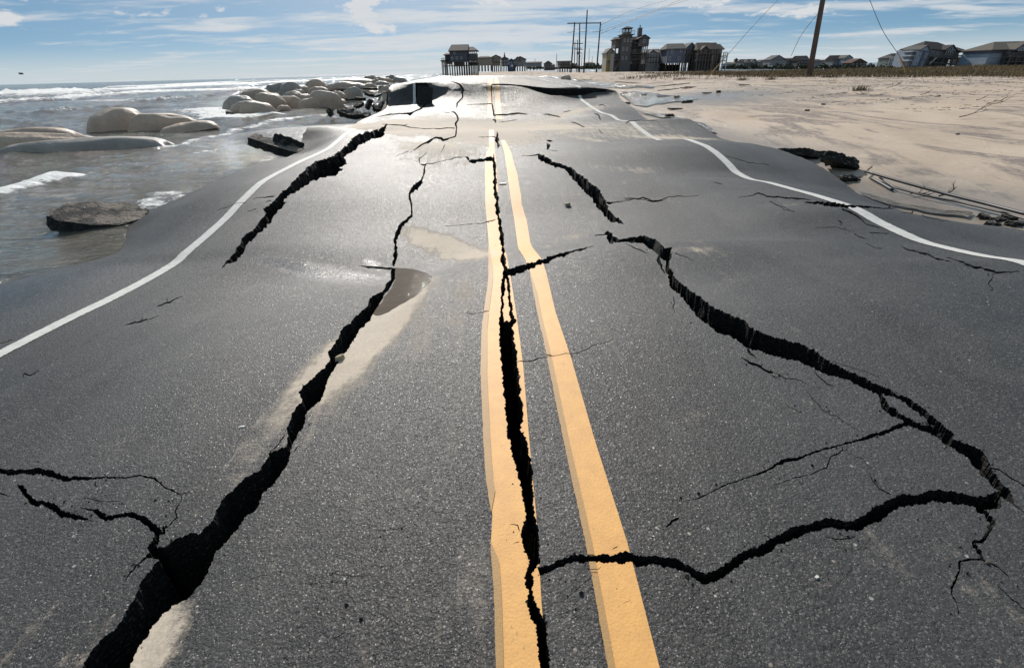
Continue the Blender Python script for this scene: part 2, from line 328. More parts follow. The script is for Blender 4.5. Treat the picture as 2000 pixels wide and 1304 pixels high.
def build_asphalt():
    m, t, b = mat('asphalt', rough=.5); p = geo_pos(t)
    c, h, r1, r2, fv, fr = asphalt_nodes(t, p)
    sand = attr(t, 'sand'); wet = attr(t, 'wet')  # the sand mask also carries one painted sheen band
    pn = t.scale(p, 1.0, 1.9, 1, rot=(0, 0, .25))
    n1 = t.noise(pn, 1.6, 8, .66, .6); n2 = t.noise(pn, 9, 6, .7, .4)
    sn = t.math('ADD', t.math('MULTIPLY', n1, .62), t.math('MULTIPLY', n2, .38))
    flow = t.noise(t.scale(p, 9, 1.1, 1, rot=(0, 0, .35)), 1.3, 7, .7, .7)
    sn = t.math('ADD', t.math('MULTIPLY', sn, .55), t.math('MULTIPLY', flow, .45))
    sn = t.math('ADD', t.math('MULTIPLY', sn, .86), t.math('MULTIPLY', t.noise(p, 130, 3, .8), .14))
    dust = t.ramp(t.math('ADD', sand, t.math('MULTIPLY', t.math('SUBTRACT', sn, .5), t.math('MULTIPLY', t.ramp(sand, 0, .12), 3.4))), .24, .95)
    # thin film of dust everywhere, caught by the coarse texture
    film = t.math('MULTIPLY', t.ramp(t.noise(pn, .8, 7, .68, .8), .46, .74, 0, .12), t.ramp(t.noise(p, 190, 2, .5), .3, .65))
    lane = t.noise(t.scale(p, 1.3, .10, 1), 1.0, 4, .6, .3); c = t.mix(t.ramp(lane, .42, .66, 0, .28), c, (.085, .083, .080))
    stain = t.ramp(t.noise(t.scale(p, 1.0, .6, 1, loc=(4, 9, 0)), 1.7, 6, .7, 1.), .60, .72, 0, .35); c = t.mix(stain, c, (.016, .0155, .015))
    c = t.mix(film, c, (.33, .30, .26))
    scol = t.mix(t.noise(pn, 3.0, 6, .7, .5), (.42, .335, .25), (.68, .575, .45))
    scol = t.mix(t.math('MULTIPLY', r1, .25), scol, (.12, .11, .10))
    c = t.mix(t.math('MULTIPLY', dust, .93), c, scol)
    c = t.mix(t.math('MULTIPLY', wet, .35), c, (.015, .016, .018))
    t.link(c, b.inputs['Base Color'])
    rough = t.math("ADD", .485, t.math('MULTIPLY', r2, .22))
    rough = t.math('ADD', rough, t.math('MULTIPLY', dust, .22))
    rough = t.math('SUBTRACT', rough, t.math('MULTIPLY', wet, .32))
    facet = t.math('MULTIPLY', t.ramp(fr, .86, .88), t.math('SUBTRACT', 1.0, t.ramp(dust, .2, .7)))
    rough = t.math('SUBTRACT', rough, t.math('MULTIPLY', facet, .26))
    t.link(rough, b.inputs['Roughness']); b.inputs["Specular IOR Level"].default_value = .42
    hh = t.math('MULTIPLY', h, t.ramp(dust, .2, .9, 1, .25))
    nn = t.bump(hh, .62, .0035)
    nn = t.bump(t.noise(pn, 14, 5, .6), .25, .006, nn)
    # mineral facets: single grains whose faces point their own way
    dv = t.new('ShaderNodeVectorMath', operation='SUBTRACT'); t.link(fv, dv.inputs[0]); dv.inputs[1].default_value = (.5, .5, .5)
    ds = t.new('ShaderNodeVectorMath', operation='SCALE'); t.link(dv.outputs[0], ds.inputs[0]); t.link(t.math('MULTIPLY', facet, .9), ds.inputs['Scale'])
    da = t.new('ShaderNodeVectorMath', operation='ADD'); t.link(nn, da.inputs[0]); t.link(ds.outputs[0], da.inputs[1])
    dn = t.new('ShaderNodeVectorMath', operation='NORMALIZE'); t.link(da.outputs[0], dn.inputs[0])
    t.link(dn.outputs[0], b.inputs['Normal'])
    return m
M_ASPH = build_asphalt()
def build_crackwall():
    m, t, b = mat('broken_asphalt', rough=.8, spec=.25); p = geo_pos(t)
    v = t.voro(p, 75, out='Color'); s = t.new('ShaderNodeSeparateColor'); t.link(v, s.inputs[0]); vd = t.voro(p, 75)
    c = t.mix(t.math('MULTIPLY', t.ramp(s.outputs[0], .6, .9), t.ramp(vd, .3, .55, 1, 0)), (.009, .0085, .008), (.045, .042, .038))  # near-black grain: shade inside the cracks painted into the wall colour
    t.link(c, b.inputs['Base Color'])
    h = t.math('ADD', t.math('SUBTRACT', 1., vd), t.math('MULTIPLY', t.noise(p, 24, 5, .7), 2.2))
    t.link(t.bump(h, 1., .012), b.inputs['Normal']); return m
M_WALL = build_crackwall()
def build_chunk():
    m, t, b = mat('asphalt_rubble', rough=.82, spec=.3); p = obj_co(t)
    v = t.voro(p, 42, out='Color'); s = t.new('ShaderNodeSeparateColor'); t.link(v, s.inputs[0]); vd = t.voro(p, 42)
    c = t.mix(t.math('MULTIPLY', t.ramp(s.outputs[0], .55, .9), t.ramp(vd, .3, .55, 1, 0)), (.022, .021, .020), (.085, .078, .07))
    up = t.new('ShaderNodeSeparateXYZ'); t.link(t.new('ShaderNodeNewGeometry').outputs['Normal'], up.inputs[0])
    dn = t.math('MULTIPLY', t.ramp(up.outputs[2], .55, .9), t.ramp(t.noise(p, 3.5, 6, .7), .42, .62, 0, .75))
    c = t.mix(dn, c, (.30, .25, .20)); t.link(c, b.inputs['Base Color'])
    h = t.math('ADD', t.math('SUBTRACT', 1., vd), t.math('MULTIPLY', t.noise(p, 9, 6, .7), 3.5))
    t.link(t.bump(h, 1., .02), b.inputs['Normal']); return m
M_CHUNK = build_chunk()
def build_paint(name, ca, cb, worn):
    m, t, b = mat(name, ca, .6, .4); p = geo_pos(t)
    n = t.noise(p, 14, 6, .7); n2 = t.noise(p, 170, 4, .75); n3 = t.noise(t.scale(p, 1, .4, 1), 40, 5, .75)
    c = t.mix(t.ramp(n, .3, .7), ca, cb)
    c = t.mix(t.ramp(n2, .25, .5, .35, 0), c, tuple(x*.5 for x in ca))
    chip = t.math('MULTIPLY', t.ramp(n3, .64, .70), worn)
    pore = t.math('MULTIPLY', t.ramp(t.noise(p, 75, 5, .8), .63, .70), .75); chip = t.math('MAXIMUM', chip, pore)
    chip = t.math('MAXIMUM', chip, t.math('MULTIPLY', t.ramp(t.math('ADD', attr(t, 'edge'), t.math('MULTIPLY', t.math('SUBTRACT', n2, .5), 1.6)), .72, .95), 1.0))
    c = t.mix(chip, c, (.05, .05, .052))
    c = t.mix(t.math('MULTIPLY', attr(t, 'sand'), .65), c, (.46, .40, .32))
    t.link(c, b.inputs['Base Color'])
    hv = t.math('ADD', t.math('MULTIPLY', n2, .8), t.math('SUBTRACT', 1., t.voro(p, 110)))
    t.link(t.bump(hv, .28, .0016), b.inputs['Normal']); return m
M_YEL = build_paint('yellow_paint', (.78, .40, .10), (.66, .33, .085), .55)
M_YOLD = build_paint('old_yellow_paint', (.42, .24, .085), (.38, .22, .08), .45)
M_WHT = build_paint('white_paint', (.62, .60, .56), (.48, .47, .44), .9)
def build_sand():
    m, t, b = mat('beach_sand', rough=.9, spec=.25); p = geo_pos(t)
    n = t.noise(t.scale(p, .35, .16, 1, rot=(0, 0, .35)), 1.0, 7, .62, 1.2)
    c = t.mix(t.ramp(n, .3, .7), (.44, .34, .255), (.545, .435, .335))
    # dark heavy-mineral streaks laid down by the wash
    s = t.noise(t.scale(p, .62, .15, 1, rot=(0, 0, 1.08)), 1.0, 9, .66, 2.0)
    f = t.noise(t.scale(p, 6.0, 2.0, 1, rot=(0, 0, 1.0)), 1.4, 7, .72, 1.0)
    sm = t.math('MULTIPLY', t.ramp(s, .48, .58), t.ramp(f, .32, .54)); c = t.mix(t.math('MULTIPLY', sm, .85), c, (.15, .125, .118))
    o = t.noise(t.scale(p, .25, .5, 1, loc=(7, 3, 0)), 1.0, 5, .6, 1.0); c = t.mix(t.ramp(o, .56, .72, 0, .4), c, (.52, .36, .22))
    g = t.noise(p, 160, 3, .7); c = t.mix(t.ramp(g, .3, .7, 0, .28), c, (.26, .22, .18))
    deb = t.noise(t.scale(p, 1.0, 3.0, 1), 3.5, 8, .8, 1.5)
    c = t.mix(t.math('MULTIPLY', t.ramp(deb, .62, .72), t.math('MULTIPLY', attr(t, 'litter'), .85)), c, (.075, .060, .048))
    wet = attr(t, 'wet')
    c = t.mix(t.math('MULTIPLY', wet, .8), c, (.21, .175, .14)); 
    c = t.mix(attr(t, 'dark'), c, (.006, .006, .006)); t.link(c, b.inputs['Base Color'])  # painted shade: blackens the bed seen down the cracks
    t.link(t.math('SUBTRACT', .92, t.math('MULTIPLY', wet, .72)), b.inputs['Roughness'])
    h = t.math('ADD', t.math('MULTIPLY', t.noise(t.scale(p, 1.3, .6, 1, rot=(0, 0, .6)), 3.0, 7, .62, .8), 1.), t.math('MULTIPLY', g, .05))
    nn = t.bump(h, .55, .06); t.link(nn, b.inputs['Normal']); return m
M_SAND = build_sand()
def build_water():
    m, t, b = mat('sea_water', (.10, .095, .075), .1, .5); p = geo_pos(t)
    b.inputs['IOR'].default_value = 1.33
    foam_glare = attr(t, 'foam_glare')
    n = t.noise(t.scale(p, 1, 1.6, 1), 1.1, 8, .7, .8); n2 = t.noise(p, 7, 6, .75, .6)
    lace = t.math('ADD', t.math('MULTIPLY', n, .55), t.math('MULTIPLY', n2, .45))
    f = t.ramp(t.math('ADD', foam_glare, t.math('MULTIPLY', t.math('SUBTRACT', lace, .5), 3.0)), .50, .80)
    turb = t.noise(p, .16, 5, .6, .5)
    c = t.mix(t.ramp(turb, .3, .7), (.115, .098, .070), (.075, .072, .055))
    sh = attr(t, 'shallow'); c = t.mix(t.math('MULTIPLY', sh, .45), c, (.13, .115, .09))
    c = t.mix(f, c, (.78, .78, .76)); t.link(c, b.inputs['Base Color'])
    t.link(t.math('ADD', .085, t.math('MULTIPLY', f, .6)), b.inputs['Roughness'])
    calm = t.math('SUBTRACT', 1.0, t.math('MULTIPLY', sh, .72))
    w1 = t.noise(t.scale(p, 1, 2.0, 1, rot=(0, 0, .3)), 1.3, 4, .6, .5)
    w2 = t.noise(t.scale(p, 1, 1.7, 1, rot=(0, 0, -.3)), 5.5, 6, .68, .5)
    w3 = t.noise(p, 26, 4, .65, .3)
    h = t.math('ADD', t.math('MULTIPLY', w1, .7), t.math('ADD', t.math('MULTIPLY', w2, .26), t.math('MULTIPLY', w3, .085)))
    h = t.math('MULTIPLY', h, calm)
    nn = t.bump(h, 1.0, .36); t.link(nn, b.inputs['Normal']); return m
M_WATER = build_water()
def build_puddle():
    m, t, b = mat('puddle_water', (.06, .05, .035), .03, .4); p = geo_pos(t); b.inputs['IOR'].default_value = 1.33
    c = t.mix(t.noise(t.scale(p, 1, 3, 1, rot=(0, 0, .7)), 5, 5, .6), (.085, .062, .040), (.17, .125, .082)); t.link(c, b.inputs['Base Color'])
    t.link(t.bump(t.noise(t.scale(p, 1, 2.2, 1), 9, 5, .6), .35, .012), b.inputs['Normal']); return m
M_PUD = build_puddle()
def build_wash():
    m, t, b = mat('thin_wash_water', (.16, .14, .115), .12, .5); p = geo_pos(t)
    t.link(t.bump(t.noise(t.scale(p, 1, 2, 1), 4.5, 8, .75), 1., .09), b.inputs['Normal']); return m
M_WASH = build_wash()

# ------------------------------------------------------------------ crack tracing (photo pixels)
def T(ox, oy, s, pts):     # tile coordinates -> photo pixels, widths scaled too
    return [(ox+p[0]/s, oy+p[1]/s)+((p[2]/s,) if len(p) > 2 else ()) for p in pts]
S7 = 2000/700.
A_ = lambda p: T(0, 400, S7, p)
B_ = lambda p: T(0, 850, S7, p)
C_ = lambda p: T(600, 400, S7, p)
D_ = lambda p: T(600, 850, S7, p)
E_ = lambda p: T(1300, 400, S7, p)
F_ = lambda p: T(1300, 850, S7, p)
G_ = lambda p: T(700, 130, 10/3, p)
H_ = lambda p: T(400, 100, 4, p)
I_ = lambda p: T(1200, 100, 2.5, p)
K_ = lambda p: T(840, 60, 6.653, p)
polys = []      # closed gaps
left = B_([(440,1330),(520,1180),(660,1060),(700,980),(760,880),(790,810),(890,690),(820,680),(850,640),(920,620),(1000,570),(1080,545),(1110,560),(1180,480),(1230,370),(1370,240),(1450,190),(1510,100),(1600,60)])
left += A_([(1595,1265),(1620,1180),(1680,1100),(1670,1040),(1750,960),(1790,920),(1840,860),(1830,820),(1890,740),(1910,700),(1960,660)])
left += C_([(290,605),(330,570),(350,520),(430,470),(445,440),(470,425),(475,355)])
right = C_([(492,355),(480,420),(450,470),(415,540),(375,600),(350,650),(300,700),(240,790),(190,850),(150,920),(100,1010),(85,1090)])
right += A_([(1720,1150),(1690,1230),(1645,1304)])+B_([(1625,70),(1600,170),(1530,270),(1470,320),(1440,400),(1360,470),(1280,570),(1200,660),(1170,750),(1090,860),(1050,915),(960,950),(850,1060),(780,1170),(700,1330)])
polys.append(left+right)
# the black band under the lifted far slab
polys.append(K_([(795,690),(1000,690),(1200,709),(1500,742),(1800,756),(1990,748)])+[(1160,171.8),(1186,174.3),(1201,178.2),(1201,180),(1186,179.5),(1160,181),(1139,186.5),(1110,187.5),(1075,186),(1050,179.5),(1030,172),(1010,168.6),(990,167),(962,166.6)])
# torn window in the upturned slab on the left
polys.append(H_([(1645,248),(1735,246),(1748,262),(1754,300),(1748,330),(1750,360),(1742,400),(1700,402),(1652,398),(1647,350)]))
cr = []         # open cracks: centre line with width
def crk(fn, *pts): cr.append(fn(list(pts)))
crk(G_, (232,1302,20),(240,1200,22),(245,1130,22),(258,1080,26),(270,1040,26),(310,1010,24),(345,970,14),(345,900,9),(335,860,14),(335,825,18),(370,785,36),(400,760,26),(412,735,10),(428,690,14),(430,650,10),(440,635,8))
crk(G_, (400,632,8),(395,600,6),(420,580,4),(445,555,3)); crk(G_, (400,632,6),(425,640,10),(445,630,6),(520,618,3),(600,606,5),(690,590,4))
crk(G_, (350,555,4),(400,520,12),(440,500,14),(500,468,14),(540,465,12),(552,480,16),(600,466,8),(630,455,8),(640,400,9),(632,372,14),(648,350,12),(640,320,10),(625,300,9),(602,295,6))
crk(G_, (600,300,4),(560,300,2)); crk(G_, (640,275,4),(645,240,12),(660,222,9),(678,205,7),(682,150,11),(660,120,10),(620,102,5),(590,100,2)); crk(G_, (240,585,2),(330,552,3),(352,556,4)); crk(G_, (565,505,6),(555,530,4),(538,560,2))
crk(C_, (290,340,3),(320,344,9),(400,350,10),(478,354,14))
# centre crack along the left yellow line
crk(G_, (882,570,10),(886,660,22),(890,760,22),(900,880,24),(910,980,28),(925,1060,25),(937,1130,25),(942,1200,20),(938,1290,22))
crk(C_, (1093,280,20),(1097,330,22),(1105,380,34),(1095,430,20),(1090,520,18),(1085,600,18),(1088,660,26),(1105,680,68),(1120,800,88),(1130,900,92),(1150,1100,96),(1160,1310,84))
crk(C_, (1105,385,24),(1125,440,14),(1130,540,16),(1140,610,20),(1150,650,34),(1125,690,30))
crk(D_, (1165,-5,86),(1190,100,96),(1215,200,84),(1232,330,62),(1240,450,52),(1248,540,96),(1252,620,90),(1268,700,56),(1240,770,30),(1238,830,46),(1244,880,22),(1245,930,40),(1272,985,64),(1302,1060,56),(1315,1200,56),(1325,1340,60))
crk(G_, (720,617,24),(800,610,24),(882,602,22)); crk(G_, (690,588,8),(712,592,14),(722,612,16))
crk(G_, (780,458,4),(890,461,5),(905,470,18),(895,485,18),(906,500,8),(910,520,24),(912,532,16)); crk(G_, (900,420,4),(905,445,10),(903,470,14))
crk(G_, (700,248,3),(780,249,5),(870,246,6),(877,290,12),(884,318,10),(960,313,9),(1040,306,12),(1105,312,4)); crk(G_, (870,345,5),(888,352,18),(893,370,12))
crk(G_, (867,118,10),(868,180,5),(870,245,6))
# right-hand crack
crk(G_, (1060,580,2),(1120,579,5),(1172,572,8),(1185,585,36),(1215,605,36),(1260,630,30),(1330,652,28),(1370,680,36),(1400,702,46),(1450,748,58),(1500,795,64),(1540,830,76),(1575,870,80),(1600,925,58),(1630,965,48),(1670,1000,42),(1728,1022,8))
crk(G_, (1610,890,24),(1660,885,14),(1700,878,7),(1760,866,5),(1820,860,5),(1870,868,5),(1920,881,7),(2000,868,4)); crk(I_, (48,720,4),(140,716,6),(190,735,6),(250,715,4),(330,708,3),(420,704,1.5))
crk(G_, (1540,1100,2),(1600,1095,6),(1620,1085,28),(1632,1100,50),(1650,1125,40),(1700,1135,14),(1760,1125,26),(1820,1130,50),(1880,1142,56),(1940,1170,60),(1985,1215,60),(2003,1262,30))
crk(E_, (8,240,50),(14,280,40),(12,318,14),(12,345,20),(30,400,44),(60,450,56),(120,500,66),(180,560,84),(250,620,104),(320,660,118),(400,690,120),(480,745,112),(600,788,100),(740,826,98),(850,876,84),(920,915,66),(1020,952,50),(1130,1003,50),(1195,1030,46),(1280,1068,22),(1330,1085,34),(1400,1130,40),(1450,1172,34),(1510,1222,44),(1560,1265,54),(1600,1300,50))
crk(E_, (1180,1035,26),(1200,1070,20),(1215,1110,40),(1240,1135,40),(1300,1172,34),(1370,1212,34),(1430,1245,40),(1500,1262,50),(1560,1285,50))
crk(F_, (1520,-10,40),(1600,42,50),(1700,92,70),(1755,140,96),(1790,200,66),(1840,262,48),(1890,320,70),(1940,378,30))
crk(F_, (1870,360,90),(1800,370,84),(1720,370,54),(1600,345,68),(1500,335,68),(1420,355,56),(1310,366,62),(1260,385,60),(1200,430,84),(1130,465,74),(1060,505,60),(990,505,46),(920,488,60),(800,515,50),(700,545,66),(650,580,56),(600,590,44),(560,630,70),(480,660,50),(420,680,50),(360,730,50),(300,770,56),(220,806,60),(150,762,46),(50,715,46),(-10,705,46))
crk(D_, (2005,722,50),(1940,690,50),(1850,705,54),(1780,680,60),(1700,690,46),(1600,698,44),(1500,685,44),(1420,705,40),(1350,740,44),(1290,758,50))
crk(F_, (1230,-20,24),(1130,12,16),(1000,45,14),(850,88,12),(730,130,15),(660,145,20),(560,200,12),(430,240,8),(330,275,8),(250,318,6),(180,350,7),(110,362,4),(20,362,3))
crk(E_, (1385,1212,26),(1330,1225,24),(1200,1275,24),(1065,1315,14))
crk(F_, (985,55,6),(995,85,6),(925,120,8),(900,180,8),(800,215,5),(680,245,5),(600,278,3)); crk(F_, (1140,210,4),(1155,250,6),(1190,290,6),(1260,330,7)); crk(F_, (1000,90,3),(1100,130,3),(1150,190,2.5))
crk(F_, (1730,400,40),(1790,440,32),(1822,485,30),(1800,540,24),(1768,585,24),(1715,600,14),(1750,650,22),(1765,690,16),(1700,690,10),(1640,702,12),(1640,760,16),(1600,850,16),(1592,880,8),(1625,930,6),(1635,1000,4)); crk(F_, (1765,690,10),(1880,750,7),(1920,790,4)); crk(F_, (1850,835,4),(1930,910,6),(2010,975,5))
crk(F_, (1810,180,14),(1860,190,9),(1910,222,8),(2010,290,6)); crk(F_, (1930,372,7),(2010,435,6)); crk(F_, (0,512,10),(40,480,16),(80,455,12)); crk(F_, (1060,660,3),(1110,590,3)); crk(F_, (900,860,3),(980,810,3),(1040,740,3)); crk(F_, (200,500,2),(330,460,2)); crk(F_, (1500,550,3),(1560,600,3)); crk(F_, (130,925,3),(200,850,3))
crk(F_, (890,560,3),(960,582,8),(1010,570,6),(1060,560,4))
# left edge of the frame
crk(B_, (-10,198,32),(70,205,34),(150,200,26),(220,202,32),(300,218,30),(370,240,30),(450,240,14),(540,238,12),(600,234,10),(700,236,9),(780,225,8),(860,240,9),(920,290,10),(1005,328,9),(1015,350,6),(1000,380,6),(978,420,8),(985,455,6),(940,510,5)); crk(B_, (530,250,5),(540,288,8)); crk(B_, (1010,328,4),(1080,318,3)); crk(B_, (460,345,3),(560,365,5),(680,365,2))
crk(B_, (95,270,5),(120,290,24),(150,330,32),(180,370,36),(240,380,26),(300,398,34),(340,440,38),(400,452,32),(450,462,18),(520,478,4)); crk(B_, (440,398,4),(500,410,14),(550,425,34),(585,462,30),(640,452,24),(700,443,26),(760,440,30),(820,490,36),(880,530,40),(912,545,22),(912,500,5)); crk(B_, (885,535,34),(875,580,44),(850,630,60),(900,650,60)); crk(B_, (820,680,12),(780,710,8),(740,750,10),(705,790,6),(690,815,3)); crk(B_, (-10,318,9),(55,342,3)); crk(B_, (440,490,5),(465,505,3))
crk(B_, (1590,-5,7),(1550,50,6),(1510,90,7),(1515,105,4)); crk(B_, (1640,95,8),(1668,55,3)); crk(B_, (1860,1140,3),(1940,1090,3)); crk(B_, (1380,800,2),(1460,780,3),(1520,775,2)); crk(B_, (1700,830,2),(1900,820,2))
crk(A_, (1235,355,5),(1270,320,20),(1300,300,34),(1350,240,38),(1380,190,46),(1440,140,46),(1490,80,50),(1505,50,44),(1570,-10,42)); crk(H_, (560,1200,70),(590,1150,64),(650,1095,60),(750,1020,86),(830,960,124),(900,928,146),(1000,892,146),(1060,860,110),(1110,880,10)); crk(H_, (1005,812,14),(1060,812,50),(1080,795,64),(1150,738,70),(1215,684,80),(1300,658,54),(1375,642,50),(1392,605,38),(1432,572,14)); crk(H_, (480,1270,80),(520,1240,70),(560,1200,80),(640,1180,10))
crk(H_, (370,1155,3),(440,1145,6),(545,1135,14)); crk(H_, (100,1240,2),(250,1195,3),(330,1180,3)); crk(H_, (475,1180,6),(530,1165,6)); crk(H_, (330,1250,2),(410,1225,2))
crk(A_, (700,670,8),(740,660,7),(780,650,10),(820,634,4),(890,620,2.5)); crk(A_, (785,648,4),(795,622,4)); crk(A_, (876,565,6),(935,542,8),(1025,510,2.5)); crk(A_, (935,542,5),(928,520,6)); crk(A_, (130,965,9),(135,940,8),(170,945,5),(225,922,3)); crk(A_, (-5,775,3),(80,755,3))
crk(H_, (1340,515,3),(1450,496,8),(1560,488,10),(1600,490,22),(1640,468,12),(1700,440,12),(1742,400,14)); crk(H_, (1550,582,4),(1585,573,10)); crk(G_, (150,375,2),(290,385,9),(330,397,5),(450,404,4),(560,404,5),(632,402,9))
crk(G_, (1200,312,4),(1240,313,7),(1320,330,5)); crk(G_, (1330,296,3),(1382,288,9)); crk(G_, (1380,360,4),(1430,372,8),(1475,398,9)); crk(G_, (1535,305,9),(1565,315,9),(1578,350,9)); crk(G_, (1560,405,5),(1580,430,6),(1597,440,3)); crk(G_, (1225,482,12),(1265,486,9)); crk(G_, (1225,498,6),(1240,520,26),(1226,542,8)); crk(G_, (1740,372,8),(1760,356,6),(1850,351,3),(1960,350,2)); crk(G_, (1300,550,1.5),(1225,543,4)); crk(G_, (1560,255,5),(1590,250,4),(1620,265,2))
crk(I_, (600,718,2),(680,706,4),(704,697,8),(740,706,6),(850,712,6),(900,720,8),(960,728,5)); crk(I_, (925,738,3),(980,742,14),(1060,750,20),(1130,758,14),(1230,760,9),(1370,771,3)); crk(I_, (1110,768,10),(1150,788,9),(1190,812,8),(1230,845,5),(1300,863,4)); crk(I_, (1240,888,3),(1340,889,5)); crk(I_, (1410,958,5),(1450,975,5),(1530,990,6),(1560,1010,6),(1640,1028,3)); crk(I_, (755,732,5),(800,755,4),(830,778,3),(880,782,3)); crk(I_, (1400,790,2),(1500,803,4),(1640,832,2)); crk(I_, (480,636,3),(530,652,4)); crk(I_, (540,510,1.5),(650,540,2.5),(760,560,1.5)); crk(I_, (1090,825,4),(1108,840,6),(1103,852,3))
crk(C_, (1105,388,44),(1160,370,40),(1200,355,38),(1260,338,34),(1330,312,28),(1400,285,22),(1500,254,15),(1600,230,4)); crk(C_, (1160,878,3),(1240,872,6),(1290,857,5),(1350,850,4),(1420,838,3),(1500,825,4),(1580,795,3),(1640,770,3),(1710,748,1.5)); crk(C_, (760,115,2),(900,105,3),(960,100,3),(1055,82,6)); crk(C_, (880,608,1.5),(1010,596,2.5)); crk(C_, (1770,215,3),(1830,245,6),(1900,272,6)); crk(C_, (1600,170,4),(1660,166,6)); crk(C_, (1955,290,20),(1975,340,18),(2000,385,10))
crk(E_, (1310,225,3),(1345,250,6),(1400,266,4),(1470,275,7),(1500,295,6),(1600,320,3)); crk(E_, (1560,295,3),(1620,310,7),(1680,335,12),(1720,350,14),(1790,362,12),(1850,372,9),(1980,374,3)); crk(E_, (1850,375,6),(1820,392,4),(1825,402,5),(1800,438,5),(1825,470,5),(1800,486,2)); crk(E_, (965,85,4),(985,100,6),(978,118,3)); crk(E_, (1045,148,4),(1090,180,5),(1130,192,3)); crk(E_, (1110,215,3),(1160,235,4),(1215,245,2)); crk(E_, (830,130,1.5),(960,128,2.5),(1040,150,2)); crk(E_, (640,5,3),(720,38,4))
crk(E_, (415,850,4),(440,858,7),(465,882,12),(530,902,14),(560,920,14),(605,935,10)); crk(E_, (610,935,4),(660,965,6),(730,970,5),(800,1002,3)); crk(E_, (460,800,16),(470,830,12),(505,858,8)); crk(E_, (585,948,6),(640,975,4)); crk(E_, (680,1005,2),(700,1030,2)); crk(E_, (830,925,8),(850,950,6),(875,975,7),(905,1000,6),(940,1010,3)); crk(E_, (780,1030,2),(825,1080,4),(880,1150,5),(960,1190,3),(1080,1262,2)); crk(E_, (660,1080,2),(680,1130,2),(760,1160,1.5)); crk(E_, (45,510,5),(50,545,4),(35,570,4),(55,605,3)); crk(E_, (50,265,5),(100,290,3),(160,310,1.5)); crk(E_, (920,870,1.5),(1030,905,2),(1120,930,2.5),(1200,970,2)); crk(E_, (880,1025,2),(810,1020,2))
crk(D_, (1700,640,5),(1735,622,5)); crk(D_, (1640,735,4),(1570,805,4),(1400,940,3)); crk(D_, (1130,500,4),(1180,502,5),(1185,540,6)); crk(D_, (1148,604,4),(1185,598,5)); crk(D_, (1760,945,2),(1800,925,2)); crk(D_, (180,985,3),(250,1000,2)); crk(D_, (380,535,2),(460,530,2.5),(560,500,2)); crk(D_, (150,1130,3),(200,1105,3)); crk(D_, (0,830,2),(150,770,2),(330,790,2))
crk(K_, (230,612,5),(300,610,4)); crk(K_, (620,702,2),(700,692,3),(795,684,5)); crk(K_, (900,1190,1.5),(1000,1180,3),(1130,1155,1.5)); crk(K_, (400,680,2),(450,712,2))

def poly_len(p): return sum(math.hypot(p[i+1][0]-p[i][0], p[i+1][1]-p[i][1]) for i in range(len(p)-1))
def frac_jag(pts, step, amp, closed=False):
    """resample a px polyline and add a ragged fractal offset"""
    P = np.array(pts, float); 
    if closed: P = np.vstack([P, P[:1]])
    seg = np.hypot(*np.diff(P[:, :2], axis=0).T); s = np.concatenate([[0], np.cumsum(seg)]); n = max(2, int(s[-1]/step)+1)
    q = np.linspace(0, s[-1], n); R = np.stack([np.interp(q, s, P[:, k]) for k in range(P.shape[1])], 1)
    return R, q
def vnoise(q, seed, freqs):
    out = np.zeros(len(q)); r = np.random.default_rng(seed)
    for f, a in freqs:
        k = int(q[-1]*f)+3; out += a*np.interp(q*f, np.arange(k), r.uniform(-1, 1, k))
    return out
gap_px = []
for i, c in enumerate(cr):
    wmax = max(p[2] for p in c); ymid = sum(p[1] for p in c)/len(c)
    step = 1.9 if ymid > 300 else 1.5
    R, q = frac_jag(c, step, 0)
    d = np.gradient(R[:, :2], axis=0); d /= (np.hypot(d[:, 0], d[:, 1])[:, None]+1e-9); nx = np.stack([-d[:, 1], d[:, 0]], 1)
    w = np.maximum(R[:, 2], .9)
    thin = wmax < 6
    aw = np.minimum(w*.34+.6, 4.2)
    ctr = vnoise(q, i*7+1, [(1/26., 1.8), (1/9., 1.1), (1/4., .5)])*(1.0 if thin else .35)*np.clip(np.minimum(q, q[-1]-q)/12+.2, 0, 1)
    if ymid < 300: ctr *= .45
    L = ctr+w/2+vnoise(q, i*7+2, [(1/14., .7), (1/5., .7), (1/2.2, .75)])*aw*.62
    Rr = ctr-w/2+vnoise(q, i*7+3, [(1/14., .7), (1/5., .7), (1/2.2, .75)])*aw*.62
    if thin: L = ctr+w/2*(1+.6*vnoise(q, i*7+4, [(1/6., 1)])); Rr = ctr-w/2
    mnw = .55; mid = (L+Rr)/2; half = np.maximum((L-Rr)/2, mnw/2); 
    end = np.clip(np.minimum(q, q[-1]-q)/6+.25, 0, 1); half = half*np.where(w < 16, end, 1)
    L = mid+half; Rr = mid-half
    gap_px.append(np.vstack([R[:, :2]+nx*L[:, None], (R[:, :2]+nx*Rr[:, None])[::-1]]))
for i, p in enumerate(polys):
    far = np.mean([a[1] for a in p]) < 300
    R, q = frac_jag(p, 1.5 if far else 2.0, 0, closed=True); R = R[:-1]; q = q[:-1]
    d = np.gradient(R[:, :2], axis=0); d /= (np.hypot(d[:, 0], d[:, 1])[:, None]+1e-9); nx = np.stack([-d[:, 1], d[:, 0]], 1)
    o = vnoise(q, 900+i, [(1/30., 1.6), (1/12., 1.8), (1/5., 1.4), (1/2.3, 1.2)])*(.12 if far else 1.)
    gap_px.append(R[:, :2]+nx*o[:, None])

